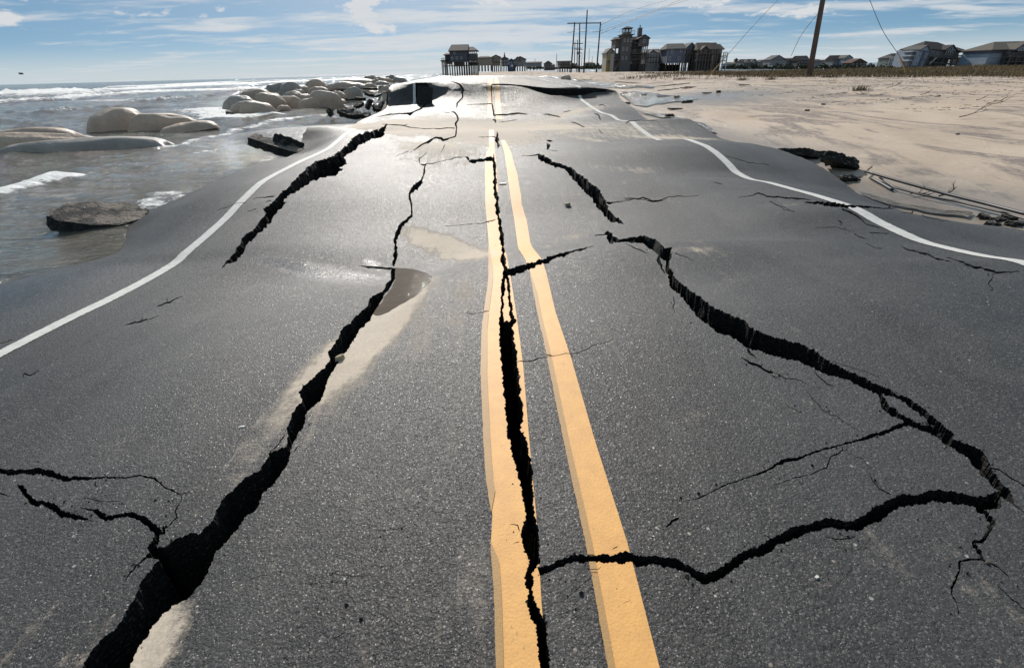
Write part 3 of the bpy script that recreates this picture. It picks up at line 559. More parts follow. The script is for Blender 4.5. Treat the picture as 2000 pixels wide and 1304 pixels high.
# paint outlines (photo pixels)
def band(Lp, Rp): return Lp+Rp[::-1]
yl_near = band([(955,254),(955,287),(950.5,298),(947.5,310),(947.5,330),(948,400),(951,430),(955,480),(955,547),(946.5,606),(942,645),(940,732),(945,855),(950,937),(962,1008),(959,1060),(966,1165),(970,1320)],
               [(965,254),(966,287),(966,298),(969,316),(971,340),(973,400),(976,420),(981,470),(990,501),(997,540),(1008,610),(1022,715),(1033,850),(1049,1025),(1058,1182),(1070,1320)])
yl_far = band(K_([(815,590),(775,660),(757,690),(765,800),(775,960),(768,1100),(766,1180)]), K_([(830,590),(808,660),(795,690),(795,800),(802,960),(815,1100),(815,1180)]))
yl_far2 = band(K_([(845,590),(835,660),(828,700),(838,800),(852,960),(862,1080),(866,1190)]), K_([(862,590),(880,660),(858,700),(876,800),(890,960),(905,1080),(915,1190)]))
yr_near = band([(977.5,274),(985,298),(988,316),(991,340),(997,385),(999,400),(1004.5,430),(1010.5,475),(1013,487),(1025,505),(1036,533),(1050,610),(1069,697),(1100,855),(1144,1060),(1188,1304),(1191,1320)],
               [(986.5,274),(998.5,298),(1003,316),(1010,340),(1018,385),(1019,400),(1028.5,430),(1036,475),(1040,484),(1057,505),(1067,533),(1085,610),(1114.5,697),(1160,855),(1225,1060),(1288,1304),(1292,1320)])
def wband(center, w):    # white lines straight from the measured edge profile
    out = []
    for px, py, X in center: p = atX(px, py, X); out.append((p[0], p[1], w))
    return out
strips = []   # (name, world polygon, material key)
def world_px(poly, step=3.0):
    R, q = frac_jag(poly, step, 0, closed=True); R = R[:-1]
    XY, bad = unproj(R[:, :2]); return XY[~bad]
strips += [('yl', world_px(yl_near), 0), ('yr', world_px(yr_near), 0)]
for nm, pl, cnt in (('yl', yl_far, -1), ('yr', yl_far2, -1)):
    pass
def line_strip(X0, X1, Y0, Y1, n=120):
    ys = Y0+(Y1-Y0)*np.linspace(0, 1, n*3)**1.8; n = n*3; j = rng.normal(0, .0022, (2, n))
    a = np.stack([X0+j[0], ys], 1); b = np.stack([X1+j[1], ys], 1)
    return np.vstack([a, b[::-1]])
strips += [('yl', line_strip(-.27, -.05, 17.4, 60), 0), ('yr', line_strip(.05, .27, 17.0, 60), 0)]
WLX = (-3.575, -3.455); WRX = (3.73, 3.87)
strips += [('wl', line_strip(*WLX, .5, 14.9, 260), 1), ('wl', line_strip(*WLX, 20.3, 60, 200), 1), ('wr', line_strip(*WRX, .5, 60, 500), 1)]

# ------------------------------------------------------------------ road sheet by constrained triangulation
def nz(x, f, s): return mnoise.noise(Vector((x*f, s, 0.3)))
def left_edge(Y):
    base = -6.1+1.45*float(sst((Y-5.6)/3.4))
    return base+.05*nz(Y, 2.3, 5)+.03*nz(Y, 9, 8)-(.35*math.exp(-((Y-19.5)/1.6)**2))
def right_edge(Y): return 5.42+.05*nz(Y, 1.9, 15)+.03*nz(Y, 8, 18)+.18*nz(Y, .35, 22)
ys = [.28]
while ys[-1] < 75: ys.append(ys[-1]+max(.03, ys[-1]*.012))
outline = [(right_edge(y), y) for y in ys]+[(left_edge(y), y) for y in ys[::-1]]
pts = []; edges = []
def add_loop(P):
    k = len(pts); n = len(P); pts.extend([(float(a), float(b)) for a, b in P]); edges.extend([(k+i, k+(i+1) % n) for i in range(n)])
add_loop(outline)
gaps = []
def dedupe(P, tol=.0008):
    out = [P[0]]
    for p in P[1:]:
        if math.hypot(p[0]-out[-1][0], p[1]-out[-1][1]) > tol: out.append(p)
    return np.array(out)
for g in gap_px:
    XY, bad = unproj(g)
    XY = XY[~bad]
    if len(XY) < 4: continue
    XY = dedupe(XY); gaps.append(XY); add_loop(XY)
for nm, P, k in strips: add_loop(dedupe(P, .002))
ng = len(pts)
# fill points, density following distance
y = .34
while y < 74:
    st = max(.045, .0125*math.hypot(y, 2.0)); x = -6.2+rnd.random()*st
    while x < 5.6:
        sx = max(st, .0125*math.hypot(x, y))*1.5
        pts.append((x+rnd.uniform(-.2, .2)*sx, y+rnd.uniform(-.2, .2)*st)); x += sx
    y += st
print('cdt input', len(pts), len(edges))
import time; _t = time.time()
V2, E2, F2, oV, oE, oF = delaunay_2d_cdt([Vector(p) for p in pts], edges, [], 0, 1e-5)
print('cdt', len(V2), len(F2), time.time()-_t)
V2 = np.array([(v.x, v.y) for v in V2]); F2 = np.array([f for f in F2 if len(f) == 3], np.int32)
cen = V2[F2].mean(axis=1)
def inside(poly, P):
    poly = np.asarray(poly); x, y = P[:, 0], P[:, 1]
    bb = (x >= poly[:, 0].min()) & (x <= poly[:, 0].max()) & (y >= poly[:, 1].min()) & (y <= poly[:, 1].max())
    idx = np.nonzero(bb)[0]; res = np.zeros(len(P), bool)
    if len(idx) == 0: return res
    xs, ys_ = x[idx], y[idx]; c = np.zeros(len(idx), bool)
    x1, y1 = poly[:, 0], poly[:, 1]; x2, y2 = np.roll(x1, -1), np.roll(y1, -1)
    for i in range(len(poly)):
        if y1[i] == y2[i]: continue
        m = ((y1[i] > ys_) != (y2[i] > ys_)) & (xs < (x2[i]-x1[i])*(ys_-y1[i])/(y2[i]-y1[i])+x1[i]); c ^= m
    res[idx] = c; return res
keep = inside(np.array(outline), cen)
hole = np.zeros(len(cen), bool)
for g in gaps: hole |= inside(g, cen)
keep &= ~hole
cls = np.zeros(len(cen), int)
for nm, P, k in strips:
    ins = inside(P, cen); cls[ins & keep] = {'yl': 1, 'yr': 2, 'wl': 3, 'wr': 4}[nm]
Fk = F2[keep]; ck = cls[keep]
# orientation
a, b, c = V2[Fk[:, 0]], V2[Fk[:, 1]], V2[Fk[:, 2]]
flip = np.cross(b-a, c-a) < 0; Fk[flip] = Fk[flip][:, ::-1]
Z = zroad(V2[:, 0], V2[:, 1])
def nrm_at(X, Y):
    e = .02; gx = (zroad(X+e, Y)-zroad(X-e, Y))/(2*e); gy = (zroad(X, Y+e)-zroad(X, Y-e))/(2*e)
    n = np.stack([-gx, -gy, np.ones_like(gx)], 1); return n/np.linalg.norm(n, axis=1)[:, None]
# drifted sand, one painted sheen band and damp patches, as ellipses on the ground
def ellipse_w(cx, cy, ax, ay, bx, by):
    XY, bad = unproj([(cx, cy), (ax, ay), (bx, by)])
    return XY[0], XY[1]-XY[0], XY[2]-XY[0]
SANDS_SHEEN = [((870,482),(995,495),(862,452),1.0),((735,640),(850,540),(765,672),1.15),((715,665),(770,610),(700,640),.7),((800,560),(930,520),(770,540),.45),
         ((1000,250),(1160,246),(1000,236),1.25),((930,255),(1060,262),(930,240),1.2),((860,233),(960,236),(860,216),.85),((850,283),(960,290),(850,270),.8),((1110,222),(1200,205),(1110,214),.9),
         ((1150,252),(1350,262),(1150,238),.7),((1300,268),(1420,274),(1300,262),.9),((760,243),(880,247),(760,234),1.25),((690,246),(760,248),(690,238),1.3),((290,1255),(355,1160),(350,1275),1.0),((265,1290),(300,1230),(310,1304),.8),
         ((1050,243),(1200,235),(1050,234),.6),((700,700),(860,550),(740,720),.5),((640,800),(840,610),(690,830),.34),((520,790),(600,830),(500,850),.20),((480,830),(520,810),(470,800),.15),((60,1220),(190,1120),(110,1280),.22),((1010,640),(1050,560),(960,640),.10),
         ((1400,490),(1250,470),(1400,475),.20),((830,430),(960,430),(800,380),.22),((1000,158),(1100,162),(1000,150),.55),((840,228),(900,232),(840,218),.35),((1000,262),(1100,268),(1000,252),.8),((1120,478),(1000,485),(1120,462),.30),((1040,285),(1200,290),(1040,275),.35),((1250,335),(1450,352),(1250,322),.36),((1370,488),(1480,502),(1370,478),.40),((1100,470),(1010,492),(1100,455),.50),((1150,272),(1345,276),(1150,267),.8),((600,515),(765,528),(590,488),.34),((870,600),(990,510),(925,690),.45),((1560,396),(1700,408),(1560,388),.3),((880,320),(960,330),(880,300),.3),((690,380),(800,350),(640,350),.12)]  # the band left of the puddle paints wet glare as pale sand
WETS = [((640,535),(765,545),(560,505),1.0),((740,525),(770,540),(700,500),1.0),((60,560),(260,505),(0,640),.95),((790,575),(850,540),(700,680),.6),((190,530),(330,500),(100,600),.5)]
def field(X, Y, L):
    out = np.zeros_like(X)
    for c0, a0, b0, s in L:
        o, A, B = ellipse_w(*c0, *a0, *b0); Mx = np.array([[A[0], B[0]], [A[1], B[1]]])
        if abs(np.linalg.det(Mx)) < 1e-6: continue
        uv = np.linalg.inv(Mx) @ np.stack([X-o[0], Y-o[1]]); r2 = (uv**2).sum(0)
        out = np.maximum(out, s*np.clip(1.25-r2*.85, 0, 1)) if s > .99 else np.maximum(out, s*np.exp(-r2*1.1))
    return out
sand_sheen_v = field(V2[:, 0], V2[:, 1], SANDS_SHEEN); wetv = field(V2[:, 0], V2[:, 1], WETS)
sand_sheen_v = np.maximum(sand_sheen_v, .20*sst((V2[:, 1]-27)/8))
sand_sheen_v = np.maximum(sand_sheen_v, .5*sst((np.abs(V2[:, 0]-.4)-4.3)/1.2)*sst((V2[:, 1]-9)/8))
used = np.unique(Fk); remap = -np.ones(len(V2), int); remap[used] = np.arange(len(used))
Vt = np.stack([V2[used, 0], V2[used, 1], Z[used]], 1); Ft = remap[Fk]
N = nrm_at(V2[used, 0], V2[used, 1])
road = np_mesh('road', Vt, Ft, [M_ASPH], normals=N, attrs={'sand': sand_sheen_v[used], 'wet': wetv[used]})
tag(road, kind='structure')
# paint sheets
EDG = {1: None}
def paint(name, code, material):
    f = Ft[ck == code]; u = np.unique(f); rm = -np.ones(len(Vt), int); rm[u] = np.arange(len(u))
    f2 = rm[f]
    # distance to strip rim for worn edges
    e = np.sort(np.concatenate([f2[:, [0, 1]], f2[:, [1, 2]], f2[:, [2, 0]]]), axis=1)
    uq, cnt = np.unique(e, axis=0, return_counts=True); rim = np.unique(uq[cnt == 1]); ed = np.zeros(len(u)); ed[rim] = 1.0
    P = Vt[u]+N[u]*.004
    o = np_mesh(name, P, f2, [material], normals=N[u], attrs={'sand': sand_sheen_v[used][u], 'edge': ed*.55})
    return tag(o, kind='structure')
paint('yellow_line', 1, M_YEL); paint('yellow_line', 2, M_YEL); paint('edge_line', 3, M_WHT); paint('edge_line', 4, M_WHT)
# the older, darker coat showing along the left rim of both yellow lines: thin sheets
def rim_sheet(Lpx, wpx):
    R, q = frac_jag(Lpx, 1.6, 0); d = np.gradient(R[:, :2], axis=0)
    w = np.interp(R[:, 1], [270, 400, 700, 1000, 1320], wpx)*np.clip(np.minimum(q, q[-1]-q)/40, .03, 1)
    o = vnoise(q, 77, [(1/9., .5), (1/4., .4)])
    A, _ = unproj(np.stack([R[:, 0]+o-1.2, R[:, 1]], 1)); Bp, _ = unproj(np.stack([R[:, 0]+w, R[:, 1]], 1))
    n = len(A); P = np.vstack([A, Bp]); z = zroad(P[:, 0], P[:, 1])+.0078
    f = np.array([(i, i+1, n+i+1, n+i) for i in range(n-1)]); hit = np.zeros(len(f), bool)
    for g in gaps:
        for cc in (P[f].mean(axis=1), P[f[:, 0]], P[f[:, 2]]): hit |= inside(g, cc)
    f = f[~hit]
    V = np.column_stack([P, z]); o_ = np_mesh('old_yellow_line', V, f, [M_YOLD], normals=nrm_at(P[:, 0], P[:, 1]), attrs={'sand': np.zeros(len(V)), 'edge': np.zeros(len(V))})
    return tag(o_, kind='structure')
rim_sheet([(955,480),(955,547),(946.5,606),(942,645),(940,732),(945,855),(950,937),(960,1000)], [3, 5, 11, 14, 14])
rim_sheet([(959,1060),(966,1165),(970,1304),(972,1370)], [3, 5, 11, 14, 14])
rim_sheet([(1036,533),(1050,610),(1069,697),(1100,855),(1144,1060),(1188,1304),(1200,1370)], [2, 4, 8, 12, 13])
# crack walls: all rim edges dropped down
e = np.concatenate([Ft[:, [0, 1]], Ft[:, [1, 2]], Ft[:, [2, 0]]]); key = np.sort(e, axis=1)
uq, inv, cnt = np.unique(key, axis=0, return_inverse=True, return_counts=True); rimE = e[cnt[inv.ravel()] == 1]
outl = np.array(outline)
mid = (Vt[rimE[:, 0], :2]+Vt[rimE[:, 1], :2])/2
rv = np.unique(rimE); rm = -np.ones(len(Vt), int); rm[rv] = np.arange(len(rv))
nV = len(rv); le = np.array([left_edge(y) for y in Vt[rv, 1]]); re_ = np.array([right_edge(y) for y in Vt[rv, 1]])
outer = (np.abs(Vt[rv, 0]-le) < .03) | (np.abs(Vt[rv, 0]-re_) < .03)
depths = np.where(outer[:, None], np.array([[0, .04, .09, .15, .20]]), np.array([[0, .04, .10, .20, .55]]))
# outward direction: from rim edges
dirv = np.zeros((nV, 2))
dd = Vt[rimE[:, 1], :2]-Vt[rimE[:, 0], :2]; ln = np.hypot(dd[:, 0], dd[:, 1])[:, None]+1e-9; nn_ = np.stack([dd[:, 1], -dd[:, 0]], 1)/ln
np.add.at(dirv, rm[rimE[:, 0]], nn_); np.add.at(dirv, rm[rimE[:, 1]], nn_); dirv /= (np.hypot(dirv[:, 0], dirv[:, 1])[:, None]+1e-9)
WV = []
nb = np.zeros((nV, 2)); SM = [Vt[rv, :2].copy()]; ia, ib = rm[rimE[:, 0]], rm[rimE[:, 1]]; dg = np.bincount(np.concatenate([ia, ib]), minlength=nV)[:, None]
for it in range(14):
    cur = SM[-1]; acc = np.zeros((nV, 2)); np.add.at(acc, ia, cur[ib]); np.add.at(acc, ib, cur[ia]); SM.append(.4*cur+.6*acc/np.maximum(dg, 1))
SMK = [SM[0], SM[2], SM[5], SM[9], SM[14]]
for k in range(5):
    amp = [0, .008, .014, .02, -.03][k]; rn = np.array([mnoise.fractal(Vector((x*38, y*38, k*2.7)), .9, 2.2, 3) for x, y in Vt[rv, :2]])
    jit = (rn*1.6+.35 if k < 4 else np.ones(nV))*amp*1.5
    sc = np.clip(np.hypot(Vt[rv, 0], Vt[rv, 1])/4, .35, 3) if k < 4 else 1
    WV.append(np.column_stack([SMK[k]+dirv*(jit*np.where(outer, 1.4, .55)*sc)[:, None] if k < 4 else SMK[k]-dirv*.02, Vt[rv, 2]-depths[:, k]-(.0 if k == 0 else 1)*rng.uniform(0, .012, nV)]))
WV = np.vstack(WV); WF = []
for k in range(4):
    a_, b_ = rm[rimE[:, 0]], rm[rimE[:, 1]]; WF.append(np.stack([a_+k*nV, a_+(k+1)*nV, b_+(k+1)*nV, b_+k*nV], 1))
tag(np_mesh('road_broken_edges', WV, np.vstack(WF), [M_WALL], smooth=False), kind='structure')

# ------------------------------------------------------------------ sandbags: positions first, the ground carries them
bag_specs = []
def hbase(px): return 1.80-.70*float(sst((px-600)/180.))
near_bags = [  # x0,x1,ytop,ybase, depth factor, label
 (-60,128,247,280,.75,'long low sandbag in the sea at the left frame edge, mostly behind another'),
 (-5,206,245,293,.62,'long smooth sandbag with wrinkled right end, second nearest of the isolated group in the sea'),
 (38,312,248,296,.50,'longest grey sandbag ending in a dark pointed seam, in front of the isolated group'),
 (118,294,265,291,.45,'thin half sunken pale sandbag, lowest and nearest of the isolated group'),
 (190,286,212,258,1.0,'tall domed sandbag standing highest in the isolated group in the water'),
 (272,384,216,258,.8,'plump sandbag with a shaded underside, right of the domed bag'),
 (326,421,235,259,.8,'low pale sandbag at the right end of the isolated group in the water')]
pile = [(170,400,362,462,'dark sided sandbag at the left seaward corner of the big pile'),(228,405,400,492,'rounded sandbag at the lower left foot of the big pile'),(308,532,404,496,'broad pale sandbag in front at the left foot of the big pile'),
 (310,505,298,372,'wide sandbag high on the left end of the big pile'),(430,622,315,455,'large upright bulging sandbag in the middle of the left end of the big pile'),(500,622,244,322,'dark domed sandbag on the skyline at the left end of the pile'),
 (608,748,250,340,'creased sandbag leaning right of the dark domed one on the pile'),(728,822,245,328,'narrow sandbag squeezed upright on top of the pile'),(800,945,235,315,'rounded sandbag topping the middle of the big pile'),
 (580,762,355,442,'slack wrinkled sandbag with heavy folds at the front of the pile'),(620,780,325,395,'sandbag lying on the wrinkled slack one'),(744,856,325,405,'small plump sandbag between larger ones in the middle of the pile'),
 (758,918,374,448,'low domed sandbag at the front foot of the pile in the wash'),(848,1052,318,432,'long arched sandbag at the front right of the big pile'),(828,965,284,345,'flat sandbag with loose seam lying on the middle of the pile'),
 (998,1112,282,385,'tall curved sandbag at the right foot of the big pile'),(1098,1216,290,362,'ribbed dark sandbag beside the broken asphalt'),(1000,1275,246,300,'long smooth horizontal sandbag on the landward part of the pile'),
 (938,1072,260,306,'flattened sandbag left of the long horizontal one'),(1088,1325,220,262,'long low sandbag further back on the pile crest'),(1300,1372,212,262,'small pale sandbag near the far end of the pile'),
 (1328,1405,204,252,'sandbag with bright top near the far end of the pile'),(1255,1330,190,226,'distant sandbag on the pile crest against the surf'),(1395,1465,215,246,'small sandbag low at the far end of the pile'),
 (1418,1484,186,218,'dark distant sandbag at the far end of the pile crest'),(1478,1570,206,242,'last dark sandbag at the landward tip of the pile'),(962,1094,380,412,'flat sunken sandbag on the wet sand right of the pile'),
 (1338,1430,240,268,'low sandbag above the dark rubble line'),(1380,1450,270,312,'pale torn sandbag among the broken asphalt by the road'),(578,662,430,462,'almost buried sandbag at the waterline before the pile'),
 (1150,1290,262,290,'dark sandbag under the long horizontal one'),(1255,1335,255,285,'sandbag wedged beside the rubble line'),(690,780,300,340,'sandbag filling the gap on the pile top'),(400,470,330,380,'sandbag half hidden at the left of the pile')]
def bag_place(x0, x1, yt, yb, h, depthf):
    xc = (x0+x1)/2; p = ath(xc, yb, h); v = p-np.array([0, 0, CAMH]); D = float(v @ CF)
    wd = (x1-x0)*D/F; top = ath(xc, yb, h); e = (yb-yt)*D/F*1.02
    return p, wd, e, D
for x0, x1, yt, yb, df, lab in near_bags:
    bag_specs.append((*bag_place(x0, x1, yt, yb, 1.84, df), df, lab, 'long'))
for x0, x1, yt, yb, lab in pile:
    X0, X1, Yt, Yb = 400+x0/4, 400+x1/4, 100+yt/4, 100+yb/4
    bag_specs.append((*bag_place(X0, X1, Yt, Yb, hbase((X0+X1)/2), .8), .8, lab, 'pile'))

# ------------------------------------------------------------------ ground
WATER_Z = CAMH-1.80
berms = [(float(s[0][0]), float(s[0][1]), float(s[0][2])) for s in bag_specs if s[6] == 'pile']
def smooth_noise(X, Y, f, seed):
    return (np.sin(X*f+seed)*np.cos(Y*f*1.3+seed*2)+.5*np.sin(X*f*2.3-Y*f*1.7+seed*3)+.3*np.cos(X*f*4.1+Y*f*3.7+seed))/1.8
def zground(X, Y):
    X = np.asarray(X, float); Y = np.asarray(Y, float)
    # right-hand beach
    zr = CAMH-1.62+.76*sst((X-5.3)/15)+.10*sst((Y-22)/50)
    zr = np.where(X > 5, zr, CAMH-1.62+.22*sst((Y-22)/50))
    zr = np.maximum(zr, CAMH-.75+.62*sst((Y-70)/70)*(1-sst((X-9)/14))-2.5*(1-sst((Y-40)/30)))
    zr = zr-1.9*sst((X-25)/110)*sst((Y-25)/150)-.15*sst((X-20)/20)
    zr = zr+.05*smooth_noise(X, Y, .35, 1.3)*sst((X-5.5)/3)+.012*smooth_noise(X, Y, 1.7, 4.)*sst((X-5.5)/2)
    # wash gully along the right road edge
    zr = zr-.10*np.exp(-((X-6.6)/.8)**2)*sst((Y-9)/3)*(1-sst((Y-26)/4))
    zr = zr-.14*np.exp(-((X-6.4)/1.0)**2-((Y-6.6)/1.8)**2)
    # left: shore dropping under the sea
    far = sst((Y-32)/60)
    shore = -5.0-1.0*far+(-3.4)*np.exp(-((Y-19.5)/3.2)**2)-14*sst((Y-110)/120)
    d = (shore-X)
    spit = np.exp(-((Y-19.)/3.6)**2); k0 = CAMH-1.87+.20*spit+.74*far
    zl = np.where(d < 0, k0, k0-.10*d-.25*sst(d/3)*far)
    zl = np.maximum(zl, WATER_Z-2.5)
    z = np.where(X > 0, zr, np.where(X > -4, zl+(zr-zl)*sst((X+4)/4), zl))
    for bx, by, bz in berms:
        w = np.exp(-(((X-bx)/.8)**2+((Y-by-.4)/1.0)**2)); z = np.where(w > .03, np.maximum(z, z+(bz-.06-z)*np.clip(w*1.3, 0, 1)), z)
    # bed of the road
    inx = (X > -6.2) & (X < 7.2) & (Y < 78)
    if inx.any():
        xi, yi = X[inx], Y[inx]; zz = np.full(xi.shape, 9.)
        for dy in (-1.1, -.6, -.25, 0, .25, .6, 1.1): zz = np.minimum(zz, zroad(np.clip(xi, -4.6, 5.35), np.maximum(yi+dy, -1)))
        lE = np.array([left_edge(q) for q in yi]); rE = np.array([right_edge(q) for q in yi])
        din = np.minimum(xi-lE, rE-xi)
        bed = zz-.12-.42*(xi < 0)*sst((yi-7.5)/1.5)*(1-sst((yi-15)/1.5))-.60*sst(din/.9)
        out_w = sst(-din/1.1)          # 0 at the rim, 1 well outside
        zi = z[inx]; outside = bed*(1-out_w)+np.minimum(zi, 99)*out_w
        far2 = sst((yi-60)/15)
        res = np.where(din > 0, bed, outside)
        z = z.copy(); z[inx] = res
        # the shoulder under the sea stays under it
    return z
def grid_axis(lo, hi, d0, g, lim):
    a = [0.]; 
    while a[-1] < hi: a.append(a[-1]+max(d0, (abs(a[-1])-lim)*g))
    b = [0.]
    while b[-1] > lo: b.append(b[-1]-max(d0, (abs(b[-1])-lim)*g))
    return np.array(b[:0:-1]+a)
gx = grid_axis(-60, 1500, .14, .045, 7.5); gy = grid_axis(-2, 2500, .16, .03, 12)
GX, GY = np.meshgrid(gx, gy); gz = zground(GX.ravel(), GY.ravel())
nx_, ny_ = len(gx), len(gy); idx = np.arange(nx_*ny_).reshape(ny_, nx_)
gf = np.stack([idx[:-1, :-1].ravel(), idx[:-1, 1:].ravel(), idx[1:, 1:].ravel(), idx[1:, :-1].ravel()], 1)
X_, Y_ = GX.ravel(), GY.ravel()
wetg = np.clip(sst((WATER_Z+.16-gz)/.14), 0, 1)
wetg = np.maximum(wetg, .75*np.exp(-((X_-6.5)/1.0)**2)*sst((Y_-8)/3)*(1-sst((Y_-24)/6)))
wetg = np.maximum(wetg, .9*np.exp(-((X_-6.6)/1.1)**2-((Y_-6.4)/2.0)**2))
wetg = np.maximum(wetg, np.exp(-((X_-11.)/4.5)**2-((Y_-27)/6.)**2)); wetg = np.maximum(wetg, .8*np.exp(-((X_-4.)/9)**2-((Y_-36)/7.)**2)); wetg = np.maximum(wetg, .9*sst((-4.5-X_)/1.5)*(1-sst((Y_-34)/10)))
dark = (((X_ > np.array([left_edge(q) for q in np.clip(Y_, 0, 75)])+.06) & (X_ < 5.3) & (Y_ < 60))*1.0)  # road bed mask, blackened as painted shade below the cracks
lit = sst((X_-11)/6)*sst((Y_-6)/6)*(1-sst((np.hypot(X_, Y_)-45)/30))+.7*sst((Y_-28)/6)*sst((X_-7)/4)*(1-sst((Y_-90)/40))
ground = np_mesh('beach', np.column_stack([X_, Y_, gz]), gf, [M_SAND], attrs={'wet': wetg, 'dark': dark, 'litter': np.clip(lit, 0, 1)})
tag(ground, kind='structure')
GZ = gz.reshape(len(gy), len(gx))
def gz1(x, y):
    i = min(max(int(np.searchsorted(gx, x))-1, 0), len(gx)-2); j = min(max(int(np.searchsorted(gy, y))-1, 0), len(gy)-2)
    u = (x-gx[i])/(gx[i+1]-gx[i]); v = (y-gy[j])/(gy[j+1]-gy[j])
    return float((GZ[j, i]*(1-u)+GZ[j, i+1]*u)*(1-v)+(GZ[j+1, i]*(1-u)+GZ[j+1, i+1]*u)*v)
def gzv(X, Y):
    i = np.clip(np.searchsorted(gx, X)-1, 0, len(gx)-2); j = np.clip(np.searchsorted(gy, Y)-1, 0, len(gy)-2)
    u = (X-gx[i])/(gx[i+1]-gx[i]); v = (Y-gy[j])/(gy[j+1]-gy[j])
    return (GZ[j, i]*(1-u)+GZ[j, i+1]*u)*(1-v)+(GZ[j+1, i]*(1-u)+GZ[j+1, i+1]*u)*v
def on_ground(px, py):
    """pixel -> point of the beach"""
    v = ray([px], [py])[0]; t = .5; prev = t
    for k in range(900):
        p = v*t
        if p[2]+CAMH < gz1(p[0], p[1]): break
        prev = t; t = t*1.012+.003
    for k in range(14):
        tm = (prev+t)/2; p = v*tm
        if p[2]+CAMH < gz1(p[0], p[1]): t = tm
        else: prev = tm
    p = v*t; return np.array([p[0], p[1], gz1(p[0], p[1])])

# ------------------------------------------------------------------ sea
FOAML = [ # polyline px, width px (vertical), strength, crest height
 ([(0,202),(50,199),(110,197),(170,190),(260,184),(380,178),(500,173),(620,170)],2.8,.85,.35),
 ([(0,188),(30,190),(60,186),(90,187),(118,183)],8,.95,.9),([(115,183),(200,178),(300,172),(420,166),(520,162),(640,157),(760,152)],3.0,1.1,.5),
 ([(240,170),(330,166),(450,160),(560,156),(680,152),(820,146)],1.8,.95,.3),([(0,378),(14,372),(28,366),(45,363),(65,358),(85,352),(105,346),(125,348)],9,.95,.10),
 ([(165,338),(230,342),(290,340),(360,332),(400,330)],3,.52,.03),([(75,218),(115,214),(140,214)],4,.5,.1),([(190,198),(240,196),(290,194),(340,192)],4,.6,.15),
 ([(310,288),(360,282),(400,272),(430,266),(470,250),(500,243),(560,232),(640,225)],3.5,.62,.03),([(360,302),(400,295),(440,289)],3,.5,.02),([(230,260),(330,262),(420,259)],1.5,.35,0),
 ([(225,440),(262,425),(292,404),(318,380)],16,.62,.05),([(150,446),(200,448),(250,440)],6,.5,.03),([(410,232),(440,228),(480,227),(540,222)],4,.9,.05),([(300,420),(330,405),(360,385)],7,.62,.04),([(405,214),(420,222),(432,230)],6,.9,.1)]
segs = []
for P, w, s, hgt in FOAML:
    Q = [ath(px, py, 1.8) for px, py in P]; Wd = []
    for (px, py) in P:
        a_ = ath(px, py-w/2, 1.8); b_ = ath(px, py+w/2, 1.8); Wd.append(min(12., math.hypot(*(a_-b_)[:2])/2))
    for i in range(len(Q)-1): segs.append((Q[i][:2], Q[i+1][:2], Wd[i], Wd[i+1], s, hgt))
az = np.radians(np.concatenate([np.arange(-84, 14, .26)])); rr = [3.0]
while rr[-1] < 9000: rr.append(rr[-1]*1.0125 if rr[-1] < 400 else rr[-1]*1.05)
rr = np.array(rr); A2, R2 = np.meshgrid(az, rr); WX = (np.sin(A2)*R2).ravel(); WY = (np.cos(A2)*R2).ravel()
def sea_fields(X, Y):
    foam_glare = np.zeros_like(X); crest = np.zeros_like(X)
    for a_, b_, w0, w1, s, hgt in segs:
        ab = b_-a_; t = np.clip(((X-a_[0])*ab[0]+(Y-a_[1])*ab[1])/(ab @ ab+1e-9), 0, 1)
        d = np.hypot(X-a_[0]-t*ab[0], Y-a_[1]-t*ab[1]); w = w0+(w1-w0)*t+.05
        foam_glare = np.maximum(foam_glare, s*np.exp(-(d/w)**2*.9)); crest = np.maximum(crest, hgt*np.exp(-(d/(w*.8))**2))
    return foam_glare, crest
foam_glare, crest = sea_fields(WX, WY)
rad = np.hypot(WX, WY)
wn = np.array([mnoise.fractal(Vector((x*.55, y*.95, 3.3)), .9, 2.1, 4) if r < 260 else 0. for x, y, r in zip(WX, WY, rad)])
amp = .075*sst((rad-6)/30)*(1-.6*sst((rad-120)/140))+.030
amp = amp*(1-.75*np.exp(-((WX+6)/3.)**2-((WY-15)/7.)**2))
swell = .10*np.sin(WX*.32+WY*.07+wn*2)*sst((rad-25)/40)*(1-sst((rad-300)/200))
wz = WATER_Z+wn*amp+swell+crest*(.75+.5*wn)
shal = np.maximum(np.exp(-((WX+6.5)/3.2)**2-((WY-16)/6.)**2), .4*np.exp(-((WX+5.5)/1.2)**2)*(WY < 22))
na, nr = len(az), len(rr); idx = np.arange(na*nr).reshape(nr, na)
wf = np.stack([idx[:-1, :-1].ravel(), idx[:-1, 1:].ravel(), idx[1:, 1:].ravel(), idx[1:, :-1].ravel()], 1)
hi = np.exp(-(((np.degrees(A2).ravel()+9)/14)**2))*sst((rad-45)/60)*.34  # painted sun glare: whitens the sea towards the sun, merged with the foam
sea = np_mesh('sea', np.column_stack([WX, WY, wz]), wf, [M_WATER], attrs={'foam_glare': np.maximum(foam_glare, hi*.8), 'shallow': np.clip(shal, 0, 1)})
tag(sea, kind='structure')

